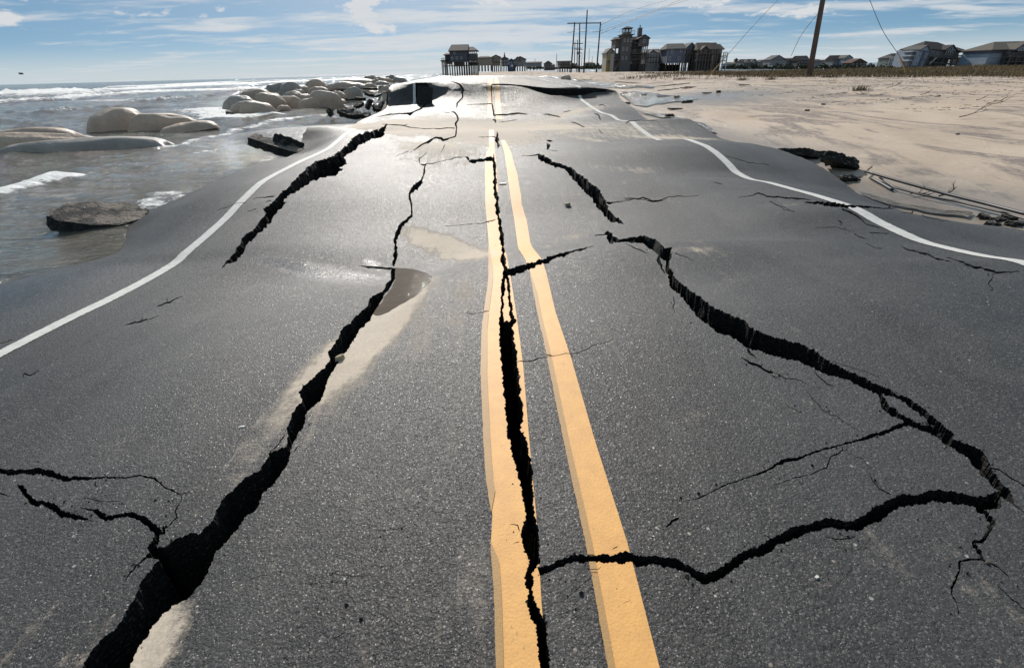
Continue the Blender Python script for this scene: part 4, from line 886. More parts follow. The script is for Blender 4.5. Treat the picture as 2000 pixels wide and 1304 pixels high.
# puddles
def sheet(name, poly_px, material, dz=.003, on='road', zc=None):
    R, q = frac_jag(poly_px, 4, 0, closed=True); R = R[:-1]; R[:, 0] += vnoise(q[:-1], 5, [(1/22., 3.), (1/8., 1.4)]); R[:, 1] += vnoise(q[:-1], 6, [(1/22., 1.2), (1/8., .7)])
    if on == 'road': P, bad = unproj(R[:, :2]); P = P[~bad]
    else: P = np.array([on_ground(a, b)[:2] for a, b in R[:, :2]])
    n = len(P); st = max(np.ptp(P[:, 0]), np.ptp(P[:, 1]))/26
    ins = [(x, y) for x in np.arange(P[:, 0].min(), P[:, 0].max(), st) for y in np.arange(P[:, 1].min(), P[:, 1].max(), st)]
    ins = np.array(ins); ins = ins[inside(P, ins)] if len(ins) else np.zeros((0, 2))
    allp = np.vstack([P, ins]); v, e_, f, *_ = delaunay_2d_cdt([Vector(p) for p in allp], [(i, (i+1) % n) for i in range(n)], [], 1, 1e-5)
    v = np.array([(a.x, a.y) for a in v]); f = np.array([t for t in f if len(t) == 3])
    a, b, c = v[f[:, 0]], v[f[:, 1]], v[f[:, 2]]; fl = np.cross(b-a, c-a) < 0; f[fl] = f[fl][:, ::-1]
    z = (zroad(v[:, 0], v[:, 1]) if on == 'road' else gzv(v[:, 0], v[:, 1]))+dz
    return tag(np_mesh(name, np.column_stack([v, z]), f, [material], normals=np.tile([0., 0., 1.], (len(v), 1))), kind='structure')
sheet('puddle', C_([(487,352),(560,358),(640,372),(700,397),(690,430),(650,470),(600,512),(540,550),(480,582),(420,612),(385,620),(365,612),(420,545),(452,480),(482,420)]), M_PUD)
sheet('puddle', [(1208,184),(1240,180),(1290,184),(1330,190),(1372,193),(1330,200),(1290,204),(1262,210),(1236,206),(1222,196)], M_WASH, .03, 'ground')
sheet('puddle', [(1050,149),(1095,151),(1150,158),(1210,165),(1280,172),(1210,173),(1140,166),(1090,160)], M_WASH, .05, 'ground')
sheet('puddle', [(1254,222),(1290,224),(1330,232),(1378,243),(1396,256),(1404,263),(1376,254),(1340,236),(1290,231)], M_WASH, .03, 'ground')
sheet('puddle', [(1676,378),(1700,384),(1760,400),(1830,412),(1900,420),(1890,428),(1810,418),(1740,404),(1700,392)], M_WASH, .03, 'ground')
#@@OBJECTS
# ------------------------------------------------------------------ more materials
M_BAG = varied('woven_sandbag_fabric', (.47, .36, .27), (.37, .28, .21), 1.4, .50, .4, .8, 3.2, .10, (1, 1, 1))
M_BAGD = varied('dark_sandbag_fabric', (.33, .285, .24), (.24, .21, .18), 1.6, .45, .5, .6, 2.4, .12)
M_WOODG = varied('weathered_wood', (.15, .115, .085), (.085, .066, .05), 2.5, .85, .2, .5, 30, .01, (6, 6, .6))
M_POLE = varied('tarred_pole', (.115, .088, .078), (.07, .055, .05), 1.5, .8, .25, .5, 25, .01, (8, 8, .5))
M_POLED = varied('dark_pole', (.07, .05, .042), (.045, .034, .03), 1.5, .85, .2)
M_WIRE, _, _ = mat('dark_cable', (.03, .03, .032), .5, .4); M_STEEL, _, _ = mat('galvanised_steel', (.32, .33, .34), .45, .5, .6)
M_GUARD, _, _ = mat('yellow_guy_guard', (.42, .28, .06), .6, .3)
M_GLASS, _, _ = mat('window_glass', (.035, .045, .055), .12, .6)
M_TRIM = varied('white_trim', (.52, .52, .50), (.42, .42, .41), 4, .7)
def siding(name, c, k=.82, plank=1.):
    m, t, b = mat(name, c, .8, .25); p = obj_co(t); sp = t.new('ShaderNodeSeparateXYZ'); t.link(p, sp.inputs[0])
    band_ = t.math('FRACT', t.math('MULTIPLY', sp.outputs[2], 5.0/plank)); line = t.ramp(band_, .0, .12, .7, 1, False)
    cc = t.mix(t.ramp(t.noise(p, .7, 5, .65), .3, .7), c, tuple(v*k for v in c)); cc = t.mix(1.0, cc, t.mix(line, (.72, .72, .72), (1, 1, 1)), 'MULTIPLY')
    t.link(cc, b.inputs['Base Color']); t.link(t.bump(band_, .35, .03), b.inputs['Normal']); return m
SID = dict(slate=siding('slate_blue_siding', (0.094, 0.105, 0.129)), bgrey=siding('blue_grey_siding', (0.148, 0.160, 0.211)), tan=siding('tan_siding', (0.257, 0.234, 0.179)),
  yellow=siding('yellow_siding', (0.484, 0.328, 0.094)), cream=siding('cream_siding', (0.390, 0.359, 0.281)), white=siding('white_siding', (0.390, 0.421, 0.452)), brown=siding('brown_shingle_wall', (0.082, 0.069, 0.061)),
  tower=siding('weathered_grey_shingle_wall', (0.121, 0.115, 0.117)), grey=siding('grey_siding', (0.203, 0.218, 0.234)), dgrey=siding('dark_grey_siding', (0.094, 0.094, 0.098)), blue=siding('bright_blue_siding', (0.078, 0.156, 0.328)),
  green=siding('pale_green_siding', (0.211, 0.257, 0.234)), lblue=siding('pale_blue_siding', (0.281, 0.335, 0.406)), block=siding('concrete_block_wall', (0.265, 0.257, 0.242), .8, 2.))
ROOF = dict(dark=varied('dark_shingle_roof', (0.046, 0.038, 0.038), (0.031, 0.027, 0.029), 6, .85, .2), grey=varied('grey_shingle_roof', (0.099, 0.096, 0.087), (0.071, 0.068, 0.065), 6, .85, .2),
  brown=varied('brown_shingle_roof', (0.074, 0.056, 0.046), (0.053, 0.040, 0.036), 6, .85, .2), tan=varied('tan_shingle_roof', (0.124, 0.108, 0.090), (0.093, 0.081, 0.068), 6, .85, .2), red=varied('rust_red_roof', (0.105, 0.053, 0.040), (0.068, 0.037, 0.031), 6, .85, .2))
M_DECK = varied('grey_deck_timber', (.12, .105, .095), (.08, .07, .066), 3, .85, .2)
M_PILE = varied('dark_pile_timber', (.055, .045, .04), (.035, .03, .027), 3, .9, .2)
M_SHRUB = varied('shrub_leaves', (.045, .065, .035), (.03, .042, .026), .8, .7, .3)

# ------------------------------------------------------------------ sandbags
def sandbag(p, L, H_, D, df, label, kind, seed):
    r = random.Random(seed); W_ = max(L*.36, min(L*.5, 1.5)); 
    W_ = max(W_, H_*1.2)
    if kind == 'long': W_ = max(H_*1.7, 1.1)
    nu, nv = 40, 26; V = []; bend = r.uniform(-.18, .18)*L; pe = r.uniform(.46, .56); sk = r.uniform(-.25, .25); fold = r.uniform(.6, 1.6)
    hump = r.uniform(-.2, .2); F_l = []
    for side in (0, 1):
        for i in range(nu+1):
            u = -1+2*i/nu
            for j in range(nv+1):
                v = -1+2*j/nv
                au, av = abs(u), abs(v)
                pinchx = 1-.10*(1-av**2)*au**6; pinchy = 1-.42*au**3.2-.10*(1-au*au)*0
                x = u*pinchx*L/2; y = v*pinchy*(1-.12*(1-au)**.1)*W_/2
                e = max(0, (1-au**3.2))*max(0, (1-av**2.6)); z = e**pe
                ang = u*(1.5+hump)
                prof = 1+hump*.5*u-.05*(1-math.cos(u*3+seed))
                wr = .035*math.sin(v*11+seed+u*2)*au**4*fold+.02*mnoise.noise(Vector((u*2.2, v*2.2, seed*.37)))*3+.022*math.sin((u*9+v*3)*1.2+seed)*au**2*(1-au)*2.5
                wr = wr*e**.3+.03*math.exp(-((au-.86)/.05)**2)*math.cos(v*26+seed)
                if side == 0: zz = z*H_*prof*(1+wr*2.2)+.02
                else: zz = -z*H_*.10
                y2 = y+bend*(1-u*u)*.3
                V.append((x+sk*y*.4, y2, zz+.06*H_*math.sin(u*2+seed)))
    n1 = (nu+1)*(nv+1)
    for side in (0, 1):
        for i in range(nu):
            for j in range(nv):
                a = side*n1+i*(nv+1)+j; q = (a, a+nv+1, a+nv+2, a+1); F_l.append(q if side == 0 else q[::-1])
    mb = MB(); mb.add(V, F_l); 
    o = mb.build('sandbag', M_BAGD if ('dark' in label or 'rib' in label) else M_BAG, None, True)
    bm = bmesh.new(); bm.from_mesh(o.data); bmesh.ops.remove_doubles(bm, verts=bm.verts, dist=.001); bm.to_mesh(o.data); bm.free()
    # push the centre back so the near rim meets the traced foot
    fw = Vector((p[0], p[1], 0)).normalized(); back = W_*.42
    o.location = (p[0]+fw.x*back, p[1]+fw.y*back, p[2]-.04*H_)
    o.rotation_euler = (r.uniform(-.08, .08), r.uniform(-.07, .07), -YAW+r.uniform(-.28, .28)*(2.6 if kind == 'pile' else 1)-math.atan2(fw.x, fw.y)*.35)
    tag(o, label, 'sandbag', 'large sandbags along the shoreline' if kind == 'pile' else 'isolated sandbags lying in the sea')
    return o
for i, (p, L, H_, D, df, lab, kd) in enumerate(bag_specs):
    sandbag(p, L*(1.32 if kd == 'pile' else 1.16), min(H_*(df*.94 if kd == 'long' else 1.0), L*.6), D, df, lab, kd, 31+i*3)
# the round bag by the far right of the road
p = on_ground(1105, 157.5); Dd = float((p-np.array([0, 0, CAMH])) @ CF)
sandbag(p, 24*Dd/F, 10*Dd/F, Dd, 1, 'single round pale sandbag beside the far right edge of the road', 'pile', 400)

# ------------------------------------------------------------------ broken asphalt
def chunk(name, px, py, L, W_, T_, rot, label, cat, group=None, mats=None, h=None, sink=.0, seed=0, pts=None, on='ground', taper=.25):
    r = random.Random(seed*13+5)
    if pts is None:
        n = 11; pts = [((.5+r.uniform(-taper, .08)*.95)*math.cos(a)*1.15, (.5+r.uniform(-taper, .05)*.6)*math.sin(a)*1.15) for a in [2*math.pi*(k+r.uniform(-.25, .25))/n for k in range(n)]]
    bm = bmesh.new(); bot = [bm.verts.new((x*L, y*W_, -T_/2)) for x, y in pts]; top = [bm.verts.new((x*L*r.uniform(.93, 1.0), y*W_*r.uniform(.93, 1.0), T_/2)) for x, y in pts]
    n = len(pts); bm.faces.new(bot[::-1]); bm.faces.new(top)
    for k in range(n): bm.faces.new((bot[k], bot[(k+1) % n], top[(k+1) % n], top[k]))
    bmesh.ops.triangulate(bm, faces=bm.faces[:]); 
    for _ in range(4 if L > .5 else 2):
        bmesh.ops.subdivide_edges(bm, edges=[e for e in bm.edges if e.calc_length() > max(.035, L*.05)], cuts=1)
        bmesh.ops.triangulate(bm, faces=bm.faces[:])
    bm.normal_update()
    for v in bm.verts:
        k = 1.0 if abs(v.normal.z) < .8 else .25
        v.co += v.normal*mnoise.fractal(v.co*(7/max(L, .4))+Vector((seed, 0, 0)), .8, 2, 4)*min(T_, .14, W_*.5)*(.27 if L > .5 else .9)*k
    me = bpy.data.meshes.new(name); bm.to_mesh(me); bm.free(); me.materials.append(mats or M_CHUNK)
    o = bpy.data.objects.new(name, me); C.objects.link(o)
    P = ath(px, py, h) if h is not None else (on_ground(px, py) if on == 'ground' else np.array([*unproj([(px, py)])[0][0], 0]))
    if on == 'road': P[2] = float(zroad(P[0], P[1])[0])
    o.location = (P[0], P[1], P[2]+T_/2-sink); o.rotation_euler = rot
    return tag(o, label, cat, group)
GR = 'loose broken asphalt slabs'
R_ = math.radians
# slab awash in the sea
chunk('asphalt_slab', 202, 430, 1.12, .80, .18, (R_(12), R_(11), R_(14)), 'big brown topped asphalt slab lying awash in the sea beside the road', 'asphalt slab', GR, h=1.74, sink=.06, seed=3,
      pts=[(-.5,-.28),(-.33,-.45),(0,-.5),(.3,-.42),(.5,-.1),(.46,.3),(.2,.46),(-.2,.42),(-.42,.2),(-.52,-.05)])
chunk('asphalt_slab', 545, 296, 1.40, .34, .18, (R_(10), R_(15), R_(-14)), 'long tilted black asphalt beam jutting from the left road edge towards the sea', 'asphalt slab', GR, h=1.52, seed=5,
      pts=[(-.5,-.4),(-.1,-.5),(.3,-.5),(.5,-.3),(.5,.4),(.2,.5),(-.3,.5),(-.52,.3)])
chunk('asphalt_slab', 568, 288, .75, .30, .20, (R_(-22), R_(18), R_(-10)), 'second tilted asphalt piece right behind the long jutting beam', 'asphalt slab', GR, h=1.46, seed=6)
for i, (x0, x1, yt, yb, rx, ry, lab) in enumerate([(1040,1225,462,532,30,12,'curved dark asphalt slab lying on the sand spit left of the road'),(978,996,464,510,10,70,'small upright shard left of the curved slab'),(1243,1292,498,518,20,10,'little dark asphalt piece on the sand right of the curved slab'),
     (1100,1180,440,470,15,5,'low rubble piece at the waterline above the curved slab'),(1178,1245,412,448,20,-18,'dark angular rubble block before the steep leaning slab'),(1248,1330,365,455,25,-58,'steeply leaning narrow asphalt slab standing out of the rubble'),
     (1305,1380,430,476,15,25,'wedge shaped rubble under the leaning slab'),(1340,1435,398,470,35,-35,'largest black rubble block against the upturned road edge'),(1180,1254,358,394,8,4,'square black block on the wet sand behind the rubble'),(1100,1182,370,390,5,3,'flat dark plank like piece left of the square block'),
     (1250,1322,318,358,20,20,'dark rubble lump near the torn pale sandbag'),(1230,1345,285,310,4,3,'long dark rubble line under the sandbags'),(1370,1440,262,282,6,5,'small dark rubble piece near the road shoulder beyond the sandbags'),(160,230,470,500,10,10,'dark debris lump at the seaward foot of the sandbag pile'),(1330,1440,330,352,4,-14,'straight dark slab edge beside the upturned road')]):
    X0, X1, Yt, Yb = 400+x0/4, 400+x1/4, 100+yt/4, 100+yb/4; xc = (X0+X1)/2
    hh = 1.70 if Yb > 215 else (1.66 if Yb > 195 else 1.5); 
    if x0 < 300: hh = 1.8
    P = ath(xc, Yb, hh); Dd = float((P-np.array([0, 0, CAMH])) @ CF); w = (X1-X0)*Dd/F; hgt = (Yb-Yt)*Dd/F
    chunk('asphalt_slab', xc, Yb, max(w, .25), max(.35*w, .35), max(.10, min(.22, hgt*.6)), (R_(rx), R_(ry), R_(rnd.uniform(-15, 15))), lab, 'asphalt slab', GR, h=hh, sink=-hgt*.25, seed=20+i)
P = unproj([(825, 205)])[0][0]; chunk('asphalt_slab', 827, 186, .62, .10, .75, (R_(-18), R_(8), R_(4)), 'grey piece of slab standing inside the square hole of the upturned slab', 'asphalt slab', GR, h=.80, sink=.40, seed=61)
# right side
chunk('asphalt_slab', 1562, 309, .85, .34, .12, (R_(-16), R_(5), R_(-8)), 'black ragged asphalt slab lying against the right road edge', 'asphalt slab', GR, seed=51, sink=-.03)
chunk('asphalt_slab', 1640, 331, .60, .36, .14, (R_(-24), R_(14), R_(-22)), 'rough black asphalt block resting on another piece on the sand', 'asphalt slab', GR, seed=53, sink=-.06)
chunk('asphalt_slab', 1660, 350, .42, .25, .06, (R_(4), R_(4), R_(-8)), 'flat thin asphalt piece in front of the rough black block', 'asphalt slab', GR, seed=54, sink=.02)
bits = [(1352,171,.95,.3,'flat black slab left of the long dark seam on the wet sand',1),(1145,157,2.2,.5,'dark flat slab behind the round sandbag',1),(1240,163,3.0,.22,'long thin dark broken seam running over the far sand',1),(1300,168,3.6,.22,'second long dark seam continuing the first to the right',1),(1207,170.5,.5,.4,'small black lump off the tip of the raised slab',2),
        (1305,176,1.3,.35,'driftwood like dark slab right of the wash, left piece',1),(1342,173,.9,.35,'dark slab with pointed end right of the wash, right piece',1),(1231,181.5,.9,.25,'flat dark scrap in the shallow wash nearest the raised slab',1),(1258,187,.35,.25,'small dark scrap on the shimmering wash',2),(1298,189,.7,.3,'dark scrap in the middle of the wash',1),(1322,192,.25,.25,'tiny dark stone at the right rim of the wash',2),
        (1342,201,.45,.25,'little dark slab below the wash on smooth sand',2),(1320,213.5,.75,.26,'oblong black slab alone on the smooth sand',1),(1224,204,.30,.2,'black crumb at the corner of the fallen slab edge',2),(1382,182.5,.6,.2,'thin dark flake on sand right of the wash',1),(1402,181,.25,.2,'dark pebble right of the thin flake',2),(1306,228.5,.28,.2,'dark chip on the bank by the wet gully',2),
        (1608,205,.11,.08,'lone dark stone in the middle of the smooth beach',2),(1869,263,.06,.05,'small dark stone on the clean sand at the right',2),(1454,167,.7,.15,'thin plank piece below the dune grass',1),(1576,217,.13,.06,'flat scrap on sand below the utility pole',2),(1230,152.5,.3,.2,'small dark lump on the far pale sand',2)]
for i, (px, py, L, W_, lab, k) in enumerate(bits):
    chunk('asphalt_fragment', px, py, L, W_, .045 if k == 1 else min(.09, L*.35), (R_(rnd.uniform(-5, 5)), R_(rnd.uniform(-5, 5)), R_(rnd.uniform(-14, 6))), lab, 'debris', 'dark fragments scattered over the sand', seed=70+i)
# scraps on the road
M_SHELL, _, _ = mat('bleached_shell', (.62, .58, .52), .5, .4); M_SPONGE = varied('dry_sponge', (.38, .33, .22), (.24, .2, .13), 40, .9)
def shell(px, py, L, label):
    V = []; Fc = []; n = 14
    for i in range(7):
        for j in range(n):
            a = math.pi*2*j/n; r = i/6; rib = 1+.05*math.cos(a*9)*r
            V.append((math.cos(a)*r*L*.5*rib, math.sin(a)*r*L*.3*rib, (1-r*r)*L*.14+.002))
    for i in range(6):
        for j in range(n): Fc.append((i*n+j, (i+1)*n+j, (i+1)*n+(j+1) % n, i*n+(j+1) % n))
    o = MB().add(V, Fc).build('sea_shell', M_SHELL, None, True); P, _ = unproj([(px, py)]); o.location = (P[0][0], P[0][1], float(zroad(*P[0])[0])+.001); o.rotation_euler = (0, 0, .35)
    tag(o, label, 'shell')
shell(472, 834, .03, 'small white shell on the asphalt left of the wide crack')
chunk('sponge', 1107, 402, .07, .04, .03, (0, 0, .3), 'small tan dried sponge on the asphalt right of the yellow lines', 'sponge', mats=M_SPONGE, on='road', seed=90)
chunk('stone', 1594, 1128, .014, .008, .006, (0, 0, .4), 'tiny pinkish pebble lying on the near right asphalt', 'pebble', mats=M_SHELL, on='road', seed=92)
chunk('asphalt_fragment', 665, 702, .055, .03, .03, (0, 0, .9), 'pale sandy chip stuck in the wide left crack', 'chip', mats=M_SPONGE, on='road', seed=93)
# road reflector between the yellow lines
P, _ = unproj([(982, 360)]); rt = empty('road_reflector', (P[0][0], P[0][1], float(zroad(*P[0])[0])))
tag(rt, 'small raised reflector set between the two yellow lines', 'reflector')
mb = MB(); mb.add([(-.05,-.045,0),(.05,-.045,0),(.05,.045,0),(-.05,.045,0),(-.04,-.02,.016),(.04,-.02,.016),(.04,.02,.016),(-.04,.02,.016)], [(4,5,6,7),(0,1,5,4),(1,2,6,5),(2,3,7,6),(3,0,4,7)]); mb.build('housing', M_STEEL, rt)
MB().add([(-.034,-.044,.003),(.034,-.044,.003),(.032,-.026,.014),(-.032,-.026,.014)], [(0,1,2,3)]).build('lens', M_GUARD, rt)

# ------------------------------------------------------------------ cables lying on the right shoulder
def lying(name, pxs, rad, material, label, cat, lift=.02, group=None, hs=None):
    Q = []
    for (px, py) in pxs:
        p = on_ground(px, py); Q.append((p[0], p[1], p[2]+lift))
    out = []
    for a, b in zip(Q[:-1], Q[1:]):
        for t in np.linspace(0, 1, 6)[:-1]: out.append(tuple(np.array(a)*(1-t)+np.array(b)*t))
    out.append(Q[-1]); o = MB().tube(out, rad, 8).build(name, material, None, True); return tag(o, label, cat, group)
GC = 'cables lying along the right shoulder'
lying('fallen_cable', [(1688,347),(1760,369),(1840,392),(1920,413),(2010,438)], .022, M_WIRE, 'thick black cable lying on the sand, upper one at the right shoulder', 'cable', .10, GC)
lying('fallen_cable', [(1716,353),(1745,373),(1800,388),(1870,402),(1960,424),(2010,440)], .014, M_WIRE, 'thinner black cable below the thick one on the right shoulder', 'cable', .05, GC)
lying('fallen_cable', [(1700,351),(1722,363),(1742,375)], .02, M_WIRE, 'short dark pipe end bent under the two cables', 'cable', .03, GC)
lying('stick', [(1686,346),(1700,335)], .012, M_WOODG, 'short stick leaning up at the start of the cables', 'stick', .08)

# ------------------------------------------------------------------ utility poles and wires
def fwd(px, py, Df):
    v = ray([px], [py])[0]; f = np.array([math.sin(YAW), math.cos(YAW), 0]); return v*(Df/(v @ f))+np.array([0, 0, CAMH])
def rod(a, b, r0, r1, n=10): return MB().tube([a, b], [r0, r1], n)
base = on_ground(1580, 150); f_ = np.array([math.sin(YAW), math.cos(YAW), 0]); Df = float((base-np.array([0, 0, CAMH])) @ f_)
topd = fwd(1607, 0, Df)-base; topd /= np.linalg.norm(topd); top = base+topd*12.5
t0 = empty('utility_pole', tuple(base)); tag(t0, 'tall bare brown utility pole leaning to the right, nearest pole on the beach', 'utility pole')
MB().tube([tuple(-topd*1.0), tuple(topd*4), tuple(topd*12.5)], [.19, .17, .13], 16).build('pole', M_POLE, t0, True)
c = topd*11.6; MB().box(-1.2+c[0], 1.2+c[0], -.06+c[1]-.2, .06+c[1]-.2, c[2]-.06, c[2]+.06).build('crossarm', M_WOODG, t0)
# frame of four poles
DP = 150.; bs = [fwd(1114.5,142,DP), fwd(1131.7,138,DP+6), fwd(1140,142.5,DP), fwd(1164.4,142.5,DP)]; tp = [fwd(1122.4,44,DP), fwd(1132.2,45.5,DP+6), fwd(1147,20,DP), fwd(1173,43.5,DP)]
fr = empty('pole_frame', tuple(bs[2])); tag(fr, 'group of four dark timber poles tied by one long crossbar behind the road', 'pole frame'); o0 = bs[2]
for a, b in zip(bs, tp): MB().tube([tuple(a-o0-np.array([0, 0, 1.5])), tuple(b-o0)], [.22, .15], 8).build('pole', M_POLED, fr, True)
a, b = fwd(1108,46,DP)-o0, fwd(1174,45.3,DP)-o0; MB().tube([tuple(a), tuple(b)], .13, 6).build('crossbar', M_POLED, fr)
for (x1, y1, x2, y2) in ((1107.5,63.5,1123.5,61),(1132,62,1150,60.5),(1157,63,1176,59.5)):
    a, b = fwd(x1,y1,DP)-o0, fwd(x2,y2,DP)-o0; mid_ = (a+b)/2+np.array([0, 0, -.15]); MB().tube([tuple(a), tuple(mid_), tuple(b)], .06, 6).build('side_arm', M_STEEL, fr)
far_poles = [(1122,124.5,82,240,0,'farthest left in the row'),(1127,135,78,200,1,'with a crossarm just left of the frame centre'),(1130,133,92,260,1,'with double crossarm seen between the frame poles'),(1136,126,103,420,0,'short one between the frame poles'),(1150,126,95,380,0,'right of the frame centre'),
             (1181,121,96,330,0,'standing left of the yellow house'),(1086.5,131,105,330,0,'left of the frame near the stilt cabin'),(1044,132,115,380,0,'above the low distant houses'),(1156,128,110,480,0,'small one near the right frame pole')]
for (px, yb, yt, Dp, arm, lab) in far_poles:
    a, b = fwd(px, yb, Dp), fwd(px+1, yt, Dp); o = empty('utility_pole', tuple(a)); tag(o, 'thin distant utility pole, '+lab, 'utility pole', 'distant utility poles along the road')
    MB().tube([(0, 0, -1.5), tuple(b-a)], [.2, .14], 6).build('pole', M_POLED, o, True)
    if arm:
        h_ = (b-a)[2]; m_ = MB(); m_.box(-1.9, 1.9, -.1, .1, h_*.86, h_*.86+.22); o1 = m_.build('crossarm', M_POLED, o)
        MB().box(-1.4, 1.4, -.1, .1, h_*.70, h_*.70+.2).build('crossarm', M_POLED, o)
        MB().tube([(.35, 0, h_*.5), (.35, 0, h_*.6)], .3, 8).build('transformer', M_STEEL, o)
def wire(pxs, rad, label, name='overhead_wire', material=None, group='overhead wires'):
    Q = [tuple(fwd(*p)) for p in pxs]; out = []
    Qn = [np.array(q) for q in Q]
    for i in range(len(Qn)-1):
        p0 = Qn[max(i-1, 0)]; p1, p2 = Qn[i], Qn[i+1]; p3 = Qn[min(i+2, len(Qn)-1)]
        for t in np.linspace(0, 1, 9)[:-1]: out.append(tuple(.5*((2*p1)+(-p0+p2)*t+(2*p0-5*p1+4*p2-p3)*t*t+(-p0+3*p1-3*p2+p3)*t**3)))
    out.append(tuple(Qn[-1])); o = MB().tube(out, [max(rad, float(np.linalg.norm(np.array(q)-np.array([0, 0, CAMH])))*.00036) for q in out], 5).build(name, material or M_WIRE, None, True); return tag(o, label, 'wire', group)
wire([(1174,49,150),(1215,29,120),(1260,12,100),(1300,1,88),(1325,-8,80)], .018, 'uppermost thin wire running from the pole frame to the upper right')
wire([(1174,60,150),(1220,44,118),(1275,22,95),(1326,1,78),(1350,-10,70)], .018, 'middle thin wire from the pole frame across the sky')
wire([(1174,66,150),(1225,45,118),(1290,18,92),(1346,-1,76),(1370,-10,70)], .018, 'lowest of the three thin wires from the pole frame')
GW = 'guy wires bracing utility poles'
a = on_ground(1376, 155)
def guy(pb, Db, pxs, label, guard):
    tag(wire([(pb[0], pb[1], Db)]+pxs, .010, label, 'guy_wire', M_WIRE, GW), cat='guy wire')
    if guard:
        x, y, fr_ = guard; A = fwd(pb[0], pb[1], Db); 
        q = fwd(x, y, fr_); o = MB().tube([tuple(A-np.array([0, 0, .2])), tuple(q)], .03, 8).build('guy_guard', M_GUARD, None, True); tag(o, 'yellow plastic sleeve around the foot of the '+label.split(' wire')[0]+' wire', 'guy guard', 'yellow guy wire sleeves')
g1 = float((on_ground(1376,155)-np.array([0,0,CAMH])) @ f_)
guy((1376,155), g1, [(1412,118,g1*.97),(1470,52,g1*.93),(1526,-6,g1*.9)], 'left slanting guy wire rising over the brown house', (1408,122,g1*.972))
g2 = 34.
guy((1770,134), g2, [(1755,107,g2*.99),(1724,60,g2*.97),(1696,-6,g2*.94)], 'right slanting guy wire rising left of the leaning house', (1756,108,g2*.99))
guy((1545,110), Df*1.6, [(1562,74,Df*1.35),(1582,46,Df*1.15),(1597,28,Df*1.02)], 'short guy wire meeting the tall leaning pole', None)

